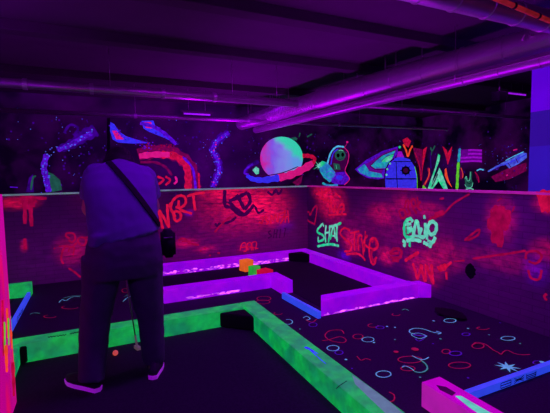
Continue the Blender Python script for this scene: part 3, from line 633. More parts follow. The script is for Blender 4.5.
# alien in a domed capsule
c = crop(315, 140, .121)
mural('mural_alien', [('p_plum', *mpoly(c, [(100, 200), (130, 105), (180, 58), (240, 62), (275, 110), (270, 180), (245, 255), (170, 270)])), ('p_teal', *mpoly(c, [(30, 200), (70, 175), (105, 190), (165, 265), (170, 320), (120, 350), (70, 310), (40, 260)])), ('p_violet', *mpoly(c, [(165, 270), (250, 260), (285, 322), (240, 368), (165, 365), (130, 345)])),
      ('p_green', *mpoly(c, [(20, 205), (60, 172), (85, 190), (50, 225)])), ('p_teal', *mstroke(c, [(60, 355), (110, 375), (190, 372)], .07)), ('p_sky', *mstroke(c, [(90, 270), (130, 255), (165, 285), (130, 320), (90, 300)], .035)), ('p_pink', *mstroke(c, [(240, 372), (285, 322), (248, 255), (272, 180), (277, 110), (240, 60)], .03)), ('p_cyan', *mstroke(c, [(100, 200), (130, 105), (180, 55), (240, 58)], .055)), ('p_blue', *mstroke(c, [(130, 205), (150, 110), (190, 75)], .04)),
      ('p_dkgreen', *mell(c, 207, 125, 44, 46)), ('p_dkgreen', *mpoly(c, [(150, 190), (200, 200), (210, 245), (160, 245)])), ('black', *mell(c, 190, 128, 13, 17)), ('black', *mell(c, 228, 122, 12, 17)), ('p_pale', *mstroke(c, [(195, 88), (215, 84), (232, 92)], .02)), ('black', *mstroke(c, [(190, 155), (208, 161), (224, 152)], .015)), ('p_pink', *mstroke(c, [(246, 58), (262, 28)], .02)), ('p_pink', *mell(c, 265, 18, 9, 9)), ('p_blue', *mell(c, 200, 310, 28, 20)), ('p_pale', *mstroke(c, [(178, 240), (172, 205)], .02))], 'green alien face in a domed capsule')
c = crop(355, 145, .1273)
mural('mural_wing', [('p_violet', *mpoly(c, [(0, 190), (90, 115), (220, 45), (335, 12), (335, 60), (290, 150), (235, 260), (180, 272), (95, 258), (30, 222)])), ('p_teal', *mpoly(c, [(20, 190), (75, 150), (110, 200), (200, 215), (220, 255), (110, 250), (40, 218)])), ('p_flag2', *mpoly(c, [(85, 150), (220, 65), (325, 25), (325, 45), (200, 95), (110, 170), (130, 200), (220, 195), (205, 225), (110, 205)])), ('p_teal', *mpoly(c, [(120, 160), (215, 85), (320, 38), (280, 115), (240, 180), (160, 185)])), ('p_dark', *mstroke(c, [(118, 165), (215, 82), (325, 38)], .03)), ('p_dark', *mstroke(c, [(118, 165), (160, 190), (250, 188)], .03)), ('p_green', *mpoly(c, [(205, 130), (245, 95), (305, 72), (285, 115), (250, 135)])), ('p_dark', *mstroke(c, [(205, 130), (245, 92), (310, 70)], .02))], 'striped teal and violet shell shape')
mural('mural_pod', [('p_blue', *mpoly(c, [(240, 345), (235, 250), (262, 150), (300, 112), (350, 88), (430, 112), (468, 170), (485, 250), (482, 345)])), ('p_flag', *mpoly(c, [(325, 95), (340, 50), (365, 50), (385, 95)])), ('black', *mstroke(c, [(238, 266), (360, 266), (485, 266)], .045)), ('black', *mstroke(c, [(300, 130), (380, 130), (445, 130)], .03)), ('black', *mstroke(c, [(322, 130), (326, 230), (334, 345)], .035)), ('black', *mell(c, 398, 200, 34, 34)), ('black', *merge(*[mstroke(c, [(398, 200), (398+44*math.cos(k*pi/4), 200+44*math.sin(k*pi/4))], .04) for k in range(8)])), ('p_dark', *mell(c, 398, 200, 20, 20)), ('black', *mstroke(c, [(232, 270), (240, 200), (268, 140), (305, 108)], .05)), ('p_pale', *mell(c, 274, 146, 8, 8)), ('p_pale', *mell(c, 252, 190, 8, 8)), ('p_pale', *mell(c, 246, 234, 8, 8)), ('p_lime', *mstroke(c, [(468, 170), (485, 250), (488, 345)], .03)), ('p_green', *mell(c, 350, 17, 10, 10)), ('p_dark', *mstroke(c, [(370, 300), (420, 298)], .015)), ('p_dark', *mstroke(c, [(370, 318), (420, 316)], .015))], 'blue riveted capsule with a round black porthole')
mural('mural_flame', [('p_red', *mpoly(c, [(372, -40), (410, -60), (440, -30), (420, 20), (390, 0)])), ('p_orange', *mstroke(c, [(378, -5), (400, 40), (415, 88), (432, 40), (452, 5)], .075)), ('p_maroon', *mpoly(c, [(455, 20), (560, 40), (545, 180), (518, 285), (505, 180), (470, 90)])), ('p_red', *mstroke(c, [(470, 60), (505, 160), (518, 280), (530, 180), (545, 60)], .035))], 'red and orange flames above the capsule')
c = crop(418, 145, .1139)
mural('mural_flame', [('p_red', *mpoly(c, [(45, 40), (80, 15), (60, 110), (40, 220), (28, 300)], 1)), ('p_red', *mpoly(c, [(215, 10), (250, 40), (268, 90), (300, 10), (290, 90), (262, 175), (240, 90)], 1)), ('p_orange', *mpoly(c, [(235, 215), (248, 200), (258, 260), (275, 330), (300, 375), (262, 330), (235, 270)], 1)), ('p_dimred', *mstroke(c, [(90, 200), (100, 260), (80, 310), (45, 365)], .1, 1)), ('p_orange', *mstroke(c, [(100, 205), (95, 270), (60, 345)], .035, 1)), ('p_lime', *mpoly(c, [(38, 385), (45, 350), (65, 370), (80, 385)], 1))], 'red and orange flames on the side wall', True)
mural('mural_tree', [('p_green', *mpoly(c, [(178, 78), (195, 92), (188, 140), (155, 225), (120, 330), (112, 385), (85, 385), (110, 310), (150, 200)], 1)), ('p_green', *mpoly(c, [(188, 200), (205, 230), (262, 385), (222, 385), (188, 290), (130, 385), (98, 385), (160, 270)], 1)), ('p_dkgreen', *mstroke(c, [(110, 20), (125, 50), (150, 5)], .06, 1)), ('p_dkgreen', *mstroke(c, [(122, 45), (118, 90)], .04, 1)), ('p_dark', *mstroke(c, [(175, 250), (150, 310), (120, 370)], .05, 1)), ('p_haze', *mstroke(c, [(110, 60), (115, 200)], .05, 1))], 'green pointed tent shape with stripes', True)
mural('mural_pole', [('p_teal', *mstroke(c, [(368, 30), (362, 90), (356, 150)], .10, 1)), ('p_lime', *mstroke(c, [(356, 150), (348, 270), (342, 392)], .11, 1))], 'green flag pole', True)
fi = []
for k in range(7):
    y0 = 42+16*k
    fi.append((('p_flag', 'p_flag2')[k % 2], *mpoly(c, [(374, y0), (478, y0-6), (562, y0-2), (562, y0+14), (478, y0+10), (374, y0+16)], 1)))
fi.append(('p_flag2', *mpoly(c, [(374, 42), (440, 39), (440, 92), (374, 96)], 1)))
mural('mural_flag', fi, 'purple striped flag', True)
mural('mural_hand', [('p_dkgreen', *mpoly(c, [(412, 300), (425, 275), (432, 312), (455, 305), (460, 235), (475, 235), (472, 305), (482, 330), (470, 368), (430, 370), (415, 345)], 1)), ('p_pale', *mstroke(c, [(412, 300), (424, 275), (432, 312), (455, 305), (460, 235)], .02, 1)), ('black', *mstroke(c, [(430, 330), (450, 338), (470, 328)], .025, 1)), ('black', *mstroke(c, [(432, 350), (460, 352)], .02, 1)), ('p_pale', *mstroke(c, [(412, 345), (430, 372), (470, 370), (483, 330)], .02, 1)), ('p_maroon', *mpoly(c, [(375, 190), (395, 250), (390, 300), (370, 300)], 1)), ('p_orange', *mstroke(c, [(378, 200), (395, 250), (392, 290)], .025, 1)), ('p_maroon', *mpoly(c, [(505, 240), (525, 260), (540, 330), (515, 300)], 1)), ('p_dimred', *mstroke(c, [(500, 235), (530, 280), (535, 330)], .04, 1)), ('p_pale', *mstroke(c, [(420, 388), (460, 382), (490, 390)], .03, 1))], 'green hand with raised fingers', True)
c = crop(420, 120, .2364)
mural('mural_ship', [('p_maroon', *mpoly(c, [(300, 240), (370, 205), (450, 180), (450, 215), (380, 250), (320, 262)], 1)), ('p_haze', *mpoly(c, [(285, 220), (350, 178), (330, 210)], 1)), ('p_sky', *mpoly(c, [(310, 205), (345, 182), (385, 165), (430, 138), (452, 140), (452, 160), (418, 185), (378, 205), (362, 188)], 1)), ('p_sky', *mstroke(c, [(288, 218), (320, 200), (350, 184)], .05, 1)), ('p_blue', *mstroke(c, [(352, 192), (400, 170), (450, 146)], .03, 1)), ('p_dark', *mstroke(c, [(372, 180), (385, 200)], .03, 1)), ('p_dark', *mstroke(c, [(405, 160), (415, 182)], .03, 1)), ('p_cyan', *mstroke(c, [(362, 172), (400, 152), (440, 134)], .025, 1)), ('p_pink', *mstroke(c, [(395, 128), (412, 124)], .05, 1)), ('p_pink', *mstroke(c, [(365, 235), (372, 232)], .06, 1)), ('p_cyan', *mstroke(c, [(240, 215), (255, 208), (270, 212)], .04, 1))], 'pale blue spacecraft with red clouds', True)

# ------------------------------------------------------------------ ducts and pipes under the ceiling
def along(a, b, t): return Vector(a)+(Vector(b)-Vector(a))*t
def duct_mesh(a, b, r, ridges, r2=None):
    """round duct; ridges = [(t, half width, height)]"""
    a, b = Vector(a), Vector(b); Ln = (b-a).length
    prof = [(0, r)]
    for t, hw, h in sorted(ridges): prof += [(t-hw, r), (t-hw*.5, r+h), (t+hw*.5, r+h), (t+hw, r)]
    prof.append((Ln, r)); r2 = r2 or r; prof = [(max(0, min(Ln, t)), rr-r+r+(r2-r)*max(0, min(1, t/Ln))) for t, rr in prof]
    d = (b-a).normalized()
    pts = [a+d*t for t, _ in prof]
    u, w = frame_of(d); seg = 28; V, F = [], []
    for p, (_, rr) in zip(pts, prof):
        for k in range(seg): V.append(p+u*math.cos(2*pi*k/seg)*rr+w*math.sin(2*pi*k/seg)*rr)
    n = len(pts)
    for i in range(n-1):
        for k in range(seg): F.append((i*seg+k, i*seg+(k+1) % seg, (i+1)*seg+(k+1) % seg, (i+1)*seg+k))
    F.append(tuple(range(seg))); F.append(tuple((n-1)*seg+k for k in range(seg))[::-1])
    me = mesh_of(V, F); me.shade_smooth(); me.set_sharp_from_angle(angle=.6)
    return me
def rods(root, pts, r=.006):
    for p, z0 in pts:
        link('hanger_rod', mesh_of(*sweep([(p.x, p.y, z0), (p.x, p.y, ZC-.002)], r, 8), True), M['pipe'], root)
A1, B1 = Vector((5.52, .8, 3.02)), Vector((4.60, 7.4, 3.04)); C1 = Vector((3.99, 10.7, 2.93))
d1 = thing('air_duct', (4.9, 5, 2.78), 'wide round galvanised duct running from the right edge to the middle', 'duct')
link('duct_pipe', duct_mesh(A1, B1, .165, [(k*.62+.3, .016, .010) for k in range(10)], .245), M['metal'], d1)
link('flexible_duct', duct_mesh(B1, C1, .20, [(k*.085+.05, .03, .014) for k in range(38)], .165), M['metal'], d1)
link('duct_collar', duct_mesh(along(B1, C1, .985), along(B1, C1, 1.02), .178, []), M['metal'], d1)
rods(d1, [(along(A1, B1, t), 3.22) for t in (.62, .70, .735, .84)]+[(along(B1, C1, t), 3.15) for t in (.35, .55, .58, .86)], .013)
# torn foil on the seam
fo = bmesh.new(); rr = random.Random(11)
fp = along(A1, B1, .365)
dd = (B1-A1).normalized(); uu = Vector((-dd.y, dd.x, 0)); uu = uu if uu.x < 0 else -uu
for k in range(16):
    ang = rr.uniform(-.1, 1.2); t0 = rr.uniform(-.10, .10)
    base = fp+dd*t0+uu*math.cos(ang)*.196+Vector((0, 0, math.sin(ang)*.196))
    vs = [fo.verts.new(base+Vector((rr.uniform(-.045, .03), rr.uniform(-.05, .05), rr.uniform(-.03, .05)))+uu*rr.uniform(0, .035)) for _ in range(4)]
    fo.faces.new(vs)
me = bpy.data.meshes.new('m'); fo.to_mesh(me); fo.free()
tag(link('torn_foil', me, M['foil'], d1), 'crumpled pale foil hanging off the seam')
A2, B2 = Vector((5.25, .8, 2.76)), Vector((4.23, 10.3, 2.70))
d2 = thing('air_duct', (4.75, 5.2, 2.6), 'slim lower duct hung beneath the wide round duct', 'duct')
link('duct_pipe', duct_mesh(A2, B2, .088, [(k*.5+.25, .012, .006) for k in range(18)]), M['metal'], d2)
for s in (-1, 1):
    off = uu*s*.086+Vector((0, 0, .02))
    link('side_rail', mesh_of(*sweep([A2+off, B2+off], .012, 8)), M['pipe'], d2)
rods(d2, [(along(A2, B2, t)+uu*.10, 2.70) for t in (.35, .6, .85)], .005)
d3 = thing('air_duct', (3.6, 2.47, 2.8), 'duct crossing the top right corner with joint bands', 'duct')
a3, b3 = Vector((1.5, 2.56, 2.93)), Vector((7.5, 2.56, 2.93))
link('duct_pipe', duct_mesh(a3, b3, .105, [(k*.42+.2, .014, .008) for k in range(14)]), M['metal'], d3)
rods(d3, [(along(a3, b3, t), 3.03) for t in (.25, .7)])
pp = [on_z(478, -9, 2.72), on_z(494, -1, 2.72), on_z(560, 26, 2.72), on_z(600, 42, 2.72)]  # added glowing pipe, stands for the orange light on the top right duct
M['duct_glow'] = fluo('orange_duct_glow', (.6, .12, .08, 1), C(190, 35, 45), .32, 5, .4, 1.4)
o3 = thing('ceiling_pipe', pp[1], 'orange-red glow on the top right duct, built as an added pipe', 'pipe')
link('pipe_run', mesh_of(*sweep([pp[0], pp[3]], .020, 14), True), M['duct_glow'], o3)
for t in (.22, .4, .58, .76): 
    q = along(pp[0], pp[3], t); q2 = along(pp[0], pp[3], t+.012)
    link('glow_pipe_ring', mesh_of(*sweep([q, q2], .026, 14)), M['beam'], o3)
def pipe(label, a, b, r, joints, cap=True, zr=()):
    root = thing('ceiling_pipe', along(a, b, .5), label, 'pipe', 'steel ceiling pipes')
    link('pipe_run', mesh_of(*sweep([a, b], r, 18), True), M['pipe'], root)
    for t in joints:
        q = along(a, b, t); e = (b-a).normalized()*.03
        link('pipe_coupling', mesh_of(*sweep([q-e, q+e], r*1.16, 18)), M['metal'], root)
    if cap:
        e = (b-a).normalized()*.04
        link('end_cap', mesh_of(*sweep([b-e, b+e*.4], r*1.25, 18)), M['metal'], root)
    rods(root, [(along(a, b, t), a.z+r*.9) for t in zr], .005)
    return root
pipe('thick steel pipe across the left, ending in a cap before the duct', Vector((-3.05, 6.82, 2.80)), Vector((3.72, 6.82, 2.80)), .070, (.2, .33, .46, .62, .75), True, (.25, .5, .8, .93))
pipe('thin steel pipe farther back, running level along the mural wall top', Vector((-3.05, 9.5, 2.80)), Vector((10.3, 9.1, 2.80)), .045, (.3, .5, .7, .9), True, (.3, .5, .75))
pipe('thin steel pipe at right ending behind the blue column', Vector((5.0, 6.6, 2.80)), Vector((10.6, 6.6, 2.80)), .04, (.3, .6), False, (.2, .8))
# black light fittings
def fitting(a, b, label, cat='light'):
    a, b = Vector(a), Vector(b); root = thing('blacklight_fitting', (a+b)/2, label, cat, 'ultraviolet tube fittings')
    link('fitting_housing', bm_mesh(box_bm(a.x-.04, b.x+.04, a.y-.04, a.y+.04, a.z+.03, a.z+.075, .006)), M['beam'], root)
    link('ultraviolet_tube', mesh_of(*sweep([a, b], .018, 12), True), M['tube'], root)
    for q in (a, b): link('tube_holder', bm_mesh(box_bm(q.x-.015, q.x+.015, q.y-.025, q.y+.025, q.z-.022, q.z+.03, .004)), M['beam'], root)
    rods(root, [((a*.8+b*.2), a.z+.075), ((a*.2+b*.8), a.z+.075)], .004)
fa, fb = on_z(183, 113.5, 2.86), on_z(211, 114.8, 2.86); fb.y = fa.y
fitting(fa, fb, 'lit violet tube fitting above the back pipe, left of the duct')
ga = on_x(527, 92, 8.0); gb_ = on_x(505, 92, 8.0)
sk = thing('ceiling_speaker', (7.2, 4.9, 2.7), 'small black box hanging left of the blue column', 'speaker')
q = on_y(499, 97, 5.6)
link('speaker_box', bm_mesh(box_bm(q.x-.12, q.x+.12, q.y-.1, q.y+.1, q.z-.10, q.z+.10, .01)), M['black'], sk)
link('bracket', mesh_of(*sweep([(q.x, q.y, q.z+.10), (q.x, q.y, ZC-.002)], .012, 8)), M['beam'], sk)
ha, hb = on_y(507, 93, 6.2), on_y(526, 91, 6.2); hb.z = ha.z; hb.y = ha.y
fitting(ha, hb, 'dim violet tube fitting left of the blue column')

# ------------------------------------------------------------------ the person
BASE = on_z(115, 386, .006); BASE.z = 0
FV = ray(115, 200); FV.z = 0; FV.normalize(); RV = Vector((FV.y, -FV.x, 0))
def loc(px, py, y):                                    # measured joint: y metres in front of the heels
    d = ray(px, py); q = BASE+FV*y-EYEP; p = EYEP+d*(q.dot(FV)/d.dot(FV))-BASE
    return (p.dot(RV), y, p.z)
def W(x, y, z): return BASE + RV*x + FV*y + Vector((0, 0, z))
def loft(rings, seg=24):
    """rings = (centre local, half width, half depth[, tilt of the ring plane])"""
    V, F = [], []
    for (c0, a, d, *t) in rings:
        tl = t[0] if t else 0.0; sl = t[1] if len(t) > 1 else 0.0
        for k in range(seg):
            an = 2*pi*k/seg; ca, sa = math.cos(an), math.sin(an)
            x = math.copysign(abs(ca)**.85, ca)*a; y = math.copysign(abs(sa)**.85, sa)*d
            V.append(W(c0[0]+x, c0[1]+y*math.cos(tl), c0[2]-y*math.sin(tl)+x*sl))
    n = len(rings)
    for i in range(n-1):
        for k in range(seg): F.append((i*seg+k, i*seg+(k+1) % seg, (i+1)*seg+(k+1) % seg, (i+1)*seg+k))
    F.append(tuple(range(seg))[::-1]); F.append(tuple((n-1)*seg+k for k in range(seg)))
    return V, F
def limb(pts, rad, seg=16, sub=4):
    P = catmull([W(*p) for p in pts], sub); n = len(pts); R = []
    for i in range(len(P)):
        t = i/sub if len(P) > 2 else i; a = min(int(t), n-2); f_ = t-a; R.append(rad[a]*(1-f_)+rad[a+1]*f_)
    return sweep(P, R, seg)
def ball(p, r, seg=14, sc=(1, 1, 1), rot=None):
    bm = bmesh.new(); bmesh.ops.create_uvsphere(bm, u_segments=seg, v_segments=seg//2+2, radius=1)
    V = []
    for v in bm.verts:
        q = Vector((v.co.x*r*sc[0], v.co.y*r*sc[1], v.co.z*r*sc[2]))
        if rot: q = rot @ q
        V.append(W(p[0]+q.x, p[1]+q.y, p[2]+q.z))
    bm.verts.index_update(); F = [tuple(v.index for v in f.verts) for f in bm.faces]; bm.free()
    return V, F
def skinned(name, shells, voxel, smooth, mat, parent=None, at=None, noise_amp=0.0):
    me = mesh_of(*merge(*shells)); tmp = bpy.data.objects.new('tmp', me); COL.objects.link(tmp)
    md = tmp.modifiers.new('r', 'REMESH'); md.mode = 'VOXEL'; md.voxel_size = voxel; md.use_smooth_shade = True
    if smooth: ms = tmp.modifiers.new('s', 'SMOOTH'); ms.factor = .5; ms.iterations = smooth
    dg = bpy.context.evaluated_depsgraph_get(); out = bpy.data.meshes.new_from_object(tmp.evaluated_get(dg))
    bpy.data.objects.remove(tmp)
    if noise_amp:
        for v in out.vertices:
            n_ = noise.noise(Vector((v.co.x*9, v.co.y*9, v.co.z*4)))+.5*noise.noise(v.co*19)
            v.co += v.normal*n_*noise_amp
    out.shade_smooth()
    return link(name, out, mat, parent, at)
ROTH = Matrix.Rotation(-.95, 3, 'X')                  # head bowed towards the ball
HC = Vector(loc(119.5, 164, .44))
def hp(x, y, z):                                       # point of the head: x right, y face, z crown
    q = ROTH @ Vector((x, y, z)); return (HC.x+q.x, HC.y+q.y, HC.z+q.z)
LS, RS = loc(95, 176, .22), loc(145, 177, .22)
LE, RE = loc(88, 209, .34), loc(154, 207, .34)
LW, RW = loc(110, 233, .50), loc(130, 240, .50)
LH, LK, LA = loc(104, 258, .03), loc(96, 318, .06), loc(91, 381, .0)
RH, RK, RA = loc(142, 258, .03), loc(150.5, 318, .09), loc(154.5, 369, .13)
NK = loc(119, 160, .29); HP = loc(123, 255, .02)
GA = Vector(loc(118, 229, .52)); GBZ = Vector(loc(126, 268, .56))
def tors(px0, px1, py, y, d, *t):
    a, b_ = Vector(loc(px0, py, y)), Vector(loc(px1, py, y)); m_ = (a+b_)/2
    return ((m_.x, m_.y, m_.z), (b_.x-a.x)/2, d, *t)
sh = []
sh.append(loft([tors(97, 150, 250, .02, .11), tors(97, 150, 228, .03, .10), tors(94, 150, 205, .08, .105), tors(90, 149, 188, .14, .11, .3), tors(94, 146, 178, .20, .085, .45), tors(108, 130, 171, .26, .055, .6)]))
sh.append(limb([(NK[0], NK[1]-.03, NK[2]-.10), (NK[0], NK[1]+.06, NK[2]-.065), tuple(HC)], [.06, .055, .06]))
sh.append(ball(HC, .1, 18, (.78, .98, 1.12), ROTH)); sh.append(ball(hp(0, .03, -.05), .075, 14, (.82, .9, 1), ROTH)); sh.append(ball(hp(0, .09, -.02), .02, 10, (.7, 1.2, 1.3), ROTH))
sh.append(ball(hp(0, .075, -.105), .025, 10)); sh.append(ball(hp(0, .086, -.068), .017, 10, (1.5, .7, .6), ROTH))
for s in (-1, 1): sh.append(ball(hp(s*.079, -.005, -.02), .028, 10, (.35, .8, 1.1), ROTH))
for s_, e_, w_ in ((LS, LE, LW), (RS, RE, RW)):
    sh.append(limb([s_, e_], [.055, .044])); sh.append(limb([e_, w_], [.045, .028])); sh.append(ball(e_, .044))
    w2 = Vector(w_); gp = GA*.6+GBZ*.4; hd = (gp-w2)
    sh.append(ball(w2+hd*.45, .042, 12, (.7, 1, 1.05)))
for s_, k_, a_ in ((LH, LK, LA), (RH, RK, RA)):
    sh.append(limb([s_, k_], [.085, .06])); sh.append(limb([k_, a_], [.058, .04])); sh.append(ball(k_, .058))
person = skinned('person', sh, .011, 2, M['skin'], None, W(.04, .05, 0))
tag(person, 'person in a grey t-shirt seen from behind, bending over a putt between the green borders', 'person', kind='thing')
# hands: five bent fingers each, closed round the grip
gd = (GBZ-GA).normalized()
for sgn, along_ in ((-1, .06), (1, .145)):
    g0 = GA+gd*along_; fg = []
    def gp_(x, y, z): return (g0.x+x, g0.y+y, g0.z+z)
    for k in range(4):
        z = .03-k*.021; ln = (.9, 1.05, 1.0, .8)[k]
        fg.append(limb([gp_(sgn*.045, -.03, z), gp_(sgn*.041, .005+.012*ln, z-.004), gp_(-sgn*.004, .005+.036*ln, z-.006), gp_(-sgn*.034*ln, .007, z-.008)], [.0105, .010, .009, .008], 10))
    fg.append(limb([gp_(sgn*.04, -.03, .02), gp_(sgn*.02, -.038, -.012), gp_(-sgn*.008, -.033, -.04)], [.013, .011, .009], 10))
    fg.append(ball(gp_(sgn*.043, -.023, 0), .034, 12, (.5, .8, 1.2)))
    skinned('hand', fg, .0045, 1, M['skin'], person)
# head details
hr = [ball(hp(0, -.012, .018), .116, 18, (.90, .97, 1.08), ROTH), ball(hp(0, -.040, -.03), .10, 14, (1.08, .8, 1.0), ROTH), ball(hp(.05, -.03, -.04), .06, 12), ball(hp(-.06, -.03, -.04), .06, 12)]
hv = skinned('hair', hr, .009, 2, M['hair'], person, noise_amp=.004)
for s in (-1, 1):
    link('eye', mesh_of(*ball(hp(s*.031, .083, .0), .012, 12), True), M['eyewhite'], person)
    link('iris', mesh_of(*ball(hp(s*.031, .0935, .0), .005, 10), True), M['iris'], person)
# t-shirt
ts = [loft([tors(89, 160, 237, .005, .150, 0, .18), tors(87, 159, 225, .015, .145, 0, .12), tors(85.5, 157, 205, .06, .150), tors(82, 156, 190, .12, .150, .2), tors(83, 155, 180, .17, .135, .4), tors(90, 149, 173, .22, .115, .55), tors(101, 139, 168, .26, .09, .65), tors(109, 130, 166, .30, .07, .75)], 32)]
ts.append(loft([tors(87.5, 103, 245.5, .0, .12, 0, .1), tors(89, 120, 232, .005, .14, 0, .1)], 20))
for s_, e_ in ((LS, LE), (RS, RE)):
    a = Vector(s_); q = a+(Vector(e_)-a)*.66
    ts.append(limb([(a.x+(NK[0]-a.x)*.25, a.y-.02, a.z+.008), tuple(a), tuple(q)], [.070, .080, .076]))
shirt = skinned('t_shirt', ts, .011, 4, M['shirt'], person, noise_amp=.007)
# trousers
tr = [loft([tors(92, 157, 229, .01, .135), tors(86, 161, 243, .01, .158), tors(84, 163, 262, .02, .165), tors(86, 161, 276, .03, .150)], 28)]
tr.append(limb([(LH[0]-.005, LH[1], LH[2]), LK, (LA[0], LA[1], .075)], [.135, .097, .084], 20))
tr.append(limb([(RH[0]+.005, RH[1], RH[2]), RK, (RA[0], RA[1], .075)], [.135, .090, .080], 20))
trs = skinned('trousers', tr, .012, 4, M['trousers'], person, noise_amp=.008)
# shoes
def shoe(heel, toe):
    h, t = Vector((*heel, 0)), Vector((*toe, 0)); d = (t-h); L_ = d.length; d.normalize(); n = Vector((-d.y, d.x, 0))
    def outline(sc, z):
        pr_ = [(-.02, .0), (-.005, .030), (.08, .036), (.16, .045), (.225, .043), (.268, .024), (.28, 0)]
        pts = [(u, w) for u, w in pr_]+[(u, -w) for u, w in pr_[-2:0:-1]]
        return [W(*(h+d*(u*sc+(1-sc)*.12)*L_/.26+n*w*sc)[:2], z) for u, w in pts]
    lo, hi_ = outline(1, .007), outline(1.03, .036); N = len(lo)
    V = lo+hi_; F = [(k, (k+1) % N, N+(k+1) % N, N+k) for k in range(N)]+[tuple(range(N))[::-1], tuple(range(N, 2*N))]
    up = []
    for sc, z, cut in ((.98, .034, 1), (.95, .062, 1), (.80, .085, .8), (.60, .10, .6)):
        o = outline(sc, z); hx = W(*(h+d*.05)[:2], z)
        up.append([hx+(p-hx)*cut if cut < 1 else p for p in o])
    UV, UF = [], []
    for r_ in up: UV += r_
    for i in range(len(up)-1):
        for k in range(N): UF.append((i*N+k, i*N+(k+1) % N, (i+1)*N+(k+1) % N, (i+1)*N+k))
    UF.append(tuple((len(up)-1)*N+k for k in range(N))); UF.append(tuple(range(N))[::-1])
    u = link('shoe', mesh_of(UV, UF, True), M['shoe'], person)
    s = link('sole', mesh_of(V, F), M['sole'], u); s['label'] = 'pale glowing rubber sole'
    it = []
    for q in range(3):
        o0 = h+d*(.13+.025*q); 
        it.append(sweep([W(*(o0+n*.028)[:2], .075-.006*q), W(*o0[:2], .092-.008*q), W(*(o0-n*.028)[:2], .075-.006*q)], .004, 6))
    link('laces', mesh_of(*merge(*it)), M['sole'], u)
def fxy(px, py): q = loc_floor(px, py); return (q.x, q.y)
def loc_floor(px, py):
    p = on_z(px, py)-BASE; return Vector((p.dot(RV), p.dot(FV), 0))
shoe(fxy(98, 392), fxy(69, 383))
shoe(fxy(153, 380), fxy(159, 366))
# cross-body bag
bv = BVHTree.FromPolygons([(shirt.matrix_local.translation+Vector(shirt['_at'])+v.co-Vector(shirt['_at'])+Vector(shirt['_at'])*0)[:] for v in shirt.data.vertices], [tuple(p.vertices) for p in shirt.data.polygons])
# mesh data are stored relative to the person's base
PB = Vector(person['_at'])
def back(x, z, front=False):
    o = W(x, 1.6 if front else -1.2, z)-PB; h = bv.ray_cast(o, -FV if front else FV)
    return (h[0]+h[1]*.006+PB) if h[0] else None
def px_back(px, py):
    d = ray(px, py); h = bv.ray_cast(EYEP-PB, d); return (h[0]+h[1]*.006+PB) if h[0] else None
sp_ = []
for k in range(25):
    t = k/24; p = px_back(107+t*51.5, 160.5+t*64.5-3*math.sin(t*pi))
    if p: sp_.append(p)
fr = []
for k in range(14):
    t = k/13; p = back(-.045+.235*t, 1.47-.38*t, True)
    if p: fr.append(p)
bag = thing('crossbody_bag', sp_[-1], 'black cross-body bag worn by the person, strap crossing the back', 'bag')
def strap_mesh(P, w=.036, th=.006):
    V, F = [], []
    P = [P[0]]+[ (P[i-1]+P[i]*2+P[i+1])/4 for i in range(1, len(P)-1)]+[P[-1]]
    for i, p in enumerate(P):
        t = P[min(i+1, len(P)-1)]-P[max(i-1, 0)]; loc, nrm, _, _ = bv.find_nearest(p-PB); s = t.cross(nrm).normalized()
        V += [p+s*w/2-nrm*.004, p-s*w/2-nrm*.004, p-s*w/2+nrm*th, p+s*w/2+nrm*th]
    for i in range(len(P)-1):
        for k in range(4): F.append((4*i+k, 4*i+(k+1) % 4, 4*i+4+(k+1) % 4, 4*i+4+k))
    F += [(3, 2, 1, 0), tuple(4*(len(P)-1)+k for k in range(4))]
    return mesh_of(V, F)
link('strap', strap_mesh(sp_+[]), M['strap'], bag)
if len(fr) > 3: link('strap', strap_mesh([sp_[0]]+fr), M['strap'], bag)
def rbox(c0, hx, hy, hz, bev):
    bm = bmesh.new(); bmesh.ops.create_cube(bm, size=2)
    for v in bm.verts: v.co = Vector((v.co.x*hx, v.co.y*hy, v.co.z*hz))
    bmesh.ops.bevel(bm, geom=list(bm.edges), offset=bev, segments=3, affect='EDGES')
    for v in bm.verts: v.co = W(c0[0]+v.co.x, c0[1]+v.co.y, c0[2]+v.co.z)
    return bm_mesh(bm, True)
PC = loc(168, 243, .06)
pch = link('pouch', rbox(PC, .045, .075, .095, .02), M['strap'], bag)
link('zip', mesh_of(*sweep([W(PC[0]+.02, PC[1]-.074, PC[2]+.05), W(PC[0]-.035, PC[1]-.074, PC[2]+.05)], .005, 6)), M['shaft'], pch)

# putter and ball
hd = on_z(137, 349, .006)
pt = thing('putter', (hd.x, hd.y, .008), 'golf putter held by the person, its thin shaft showing between the legs', 'putter')
top = W(*(GA-gd*.03)); sb = Vector((hd.x, hd.y, .035)); dirv = (sb-top).normalized()
link('shaft', mesh_of(*sweep([top+dirv*.24, sb], .0055, 10), True), M['shaft'], pt)
link('grip', mesh_of(*sweep([top-dirv*.03, top+dirv*.26], [.015, .012], 14), True), M['strap'], pt)
bm = box_bm(-.017, .017, -.045, .025, 0, .026, .005); bmesh.ops.rotate(bm, verts=bm.verts, cent=(0, 0, 0), matrix=Matrix.Rotation(.3, 3, 'Z'))
me = bm_mesh(bm); me.transform(Matrix.Translation((hd.x, hd.y, .0085))); link('putter_head', me, M['putterhead'], pt)
link('hosel', mesh_of(*sweep([sb-dirv*.0, sb-dirv*.09], [.009, .0075], 10)), M['putterhead'], pt)
bp_ = on_z(115.5, 355.5, .006)
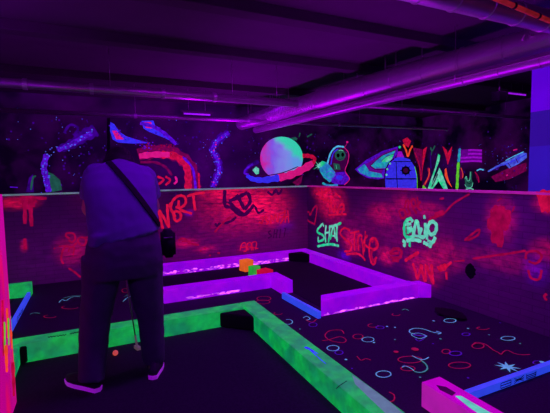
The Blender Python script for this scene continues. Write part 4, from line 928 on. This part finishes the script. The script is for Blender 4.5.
bm = bmesh.new(); bmesh.ops.create_uvsphere(bm, u_segments=28, v_segments=18, radius=.0214)
for v in bm.verts:                                       # dimples
    q = v.co.normalized(); v.co -= q*.0006*(.5+.5*math.sin(q.x*40)*math.sin(q.y*40)*math.sin(q.z*40))
me = bm_mesh(bm, True); me.transform(Matrix.Translation((bp_.x, bp_.y, .0274)))
tag(link('golf_ball', me, M['ball'], None, (bp_.x, bp_.y, .006)), 'orange golf ball on the black felt beside the putter head', 'golf ball')

# ------------------------------------------------------------------ light
w = bpy.data.worlds.new('world'); SC.world = w; w.use_nodes = True
w.node_tree.nodes['Background'].inputs[0].default_value = (.30, .0, .62, 1)
w.node_tree.nodes['Background'].inputs[1].default_value = .06
def area(loc, rot, sx, sy, power, col=(.34, .0, 1.0)):
    d = bpy.data.lights.new('violet_light', 'AREA'); d.shape = 'RECTANGLE'; d.size = sx; d.size_y = sy; d.energy = power; d.color = col
    o = bpy.data.objects.new('violet_light', d); COL.objects.link(o); o.location = loc; o.rotation_euler = rot
R_ = math.radians
VR = (.48, .0, 1.0)
area((1.0, 2.3, 3.15), (0, 0, 0), 1.4, .2, 26)
area((2.6, 2.9, 3.15), (0, 0, 0), 1.2, .2, 28, VR)
area((1.9, 5.86, 3.22), (0, 0, 0), 2.0, .12, 9, VR)
area((-.4, -.6, 2.6), (R_(50), 0, R_(-8)), 1.0, .3, 18)
area((2.0, 8.4, 3.20), (R_(28), 0, 0), 4.0, .15, 14)
area((8.0, 5.5, 3.20), (0, 0, 0), 3.0, .15, 9, VR)
area((-2.3, 3.6, 1.6), (R_(180), R_(-25), 0), .3, 2.0, 120, (.40, .0, 1.0))          # added unseen lamp left of the view, brightens the left ceiling
area((3.3, 8.6, .8), (R_(172), R_(-14), 0), .3, 2.2, 60, VR)               # added unseen uplights hidden behind the two partitions, brighten the ducts
area((3.95, 4.6, .8), (R_(180), R_(-12), 0), .15, 2.6, 34, VR)
SC.cycles.use_denoising = True
for o in bpy.data.objects:
    if '_at' in o: del o['_at']
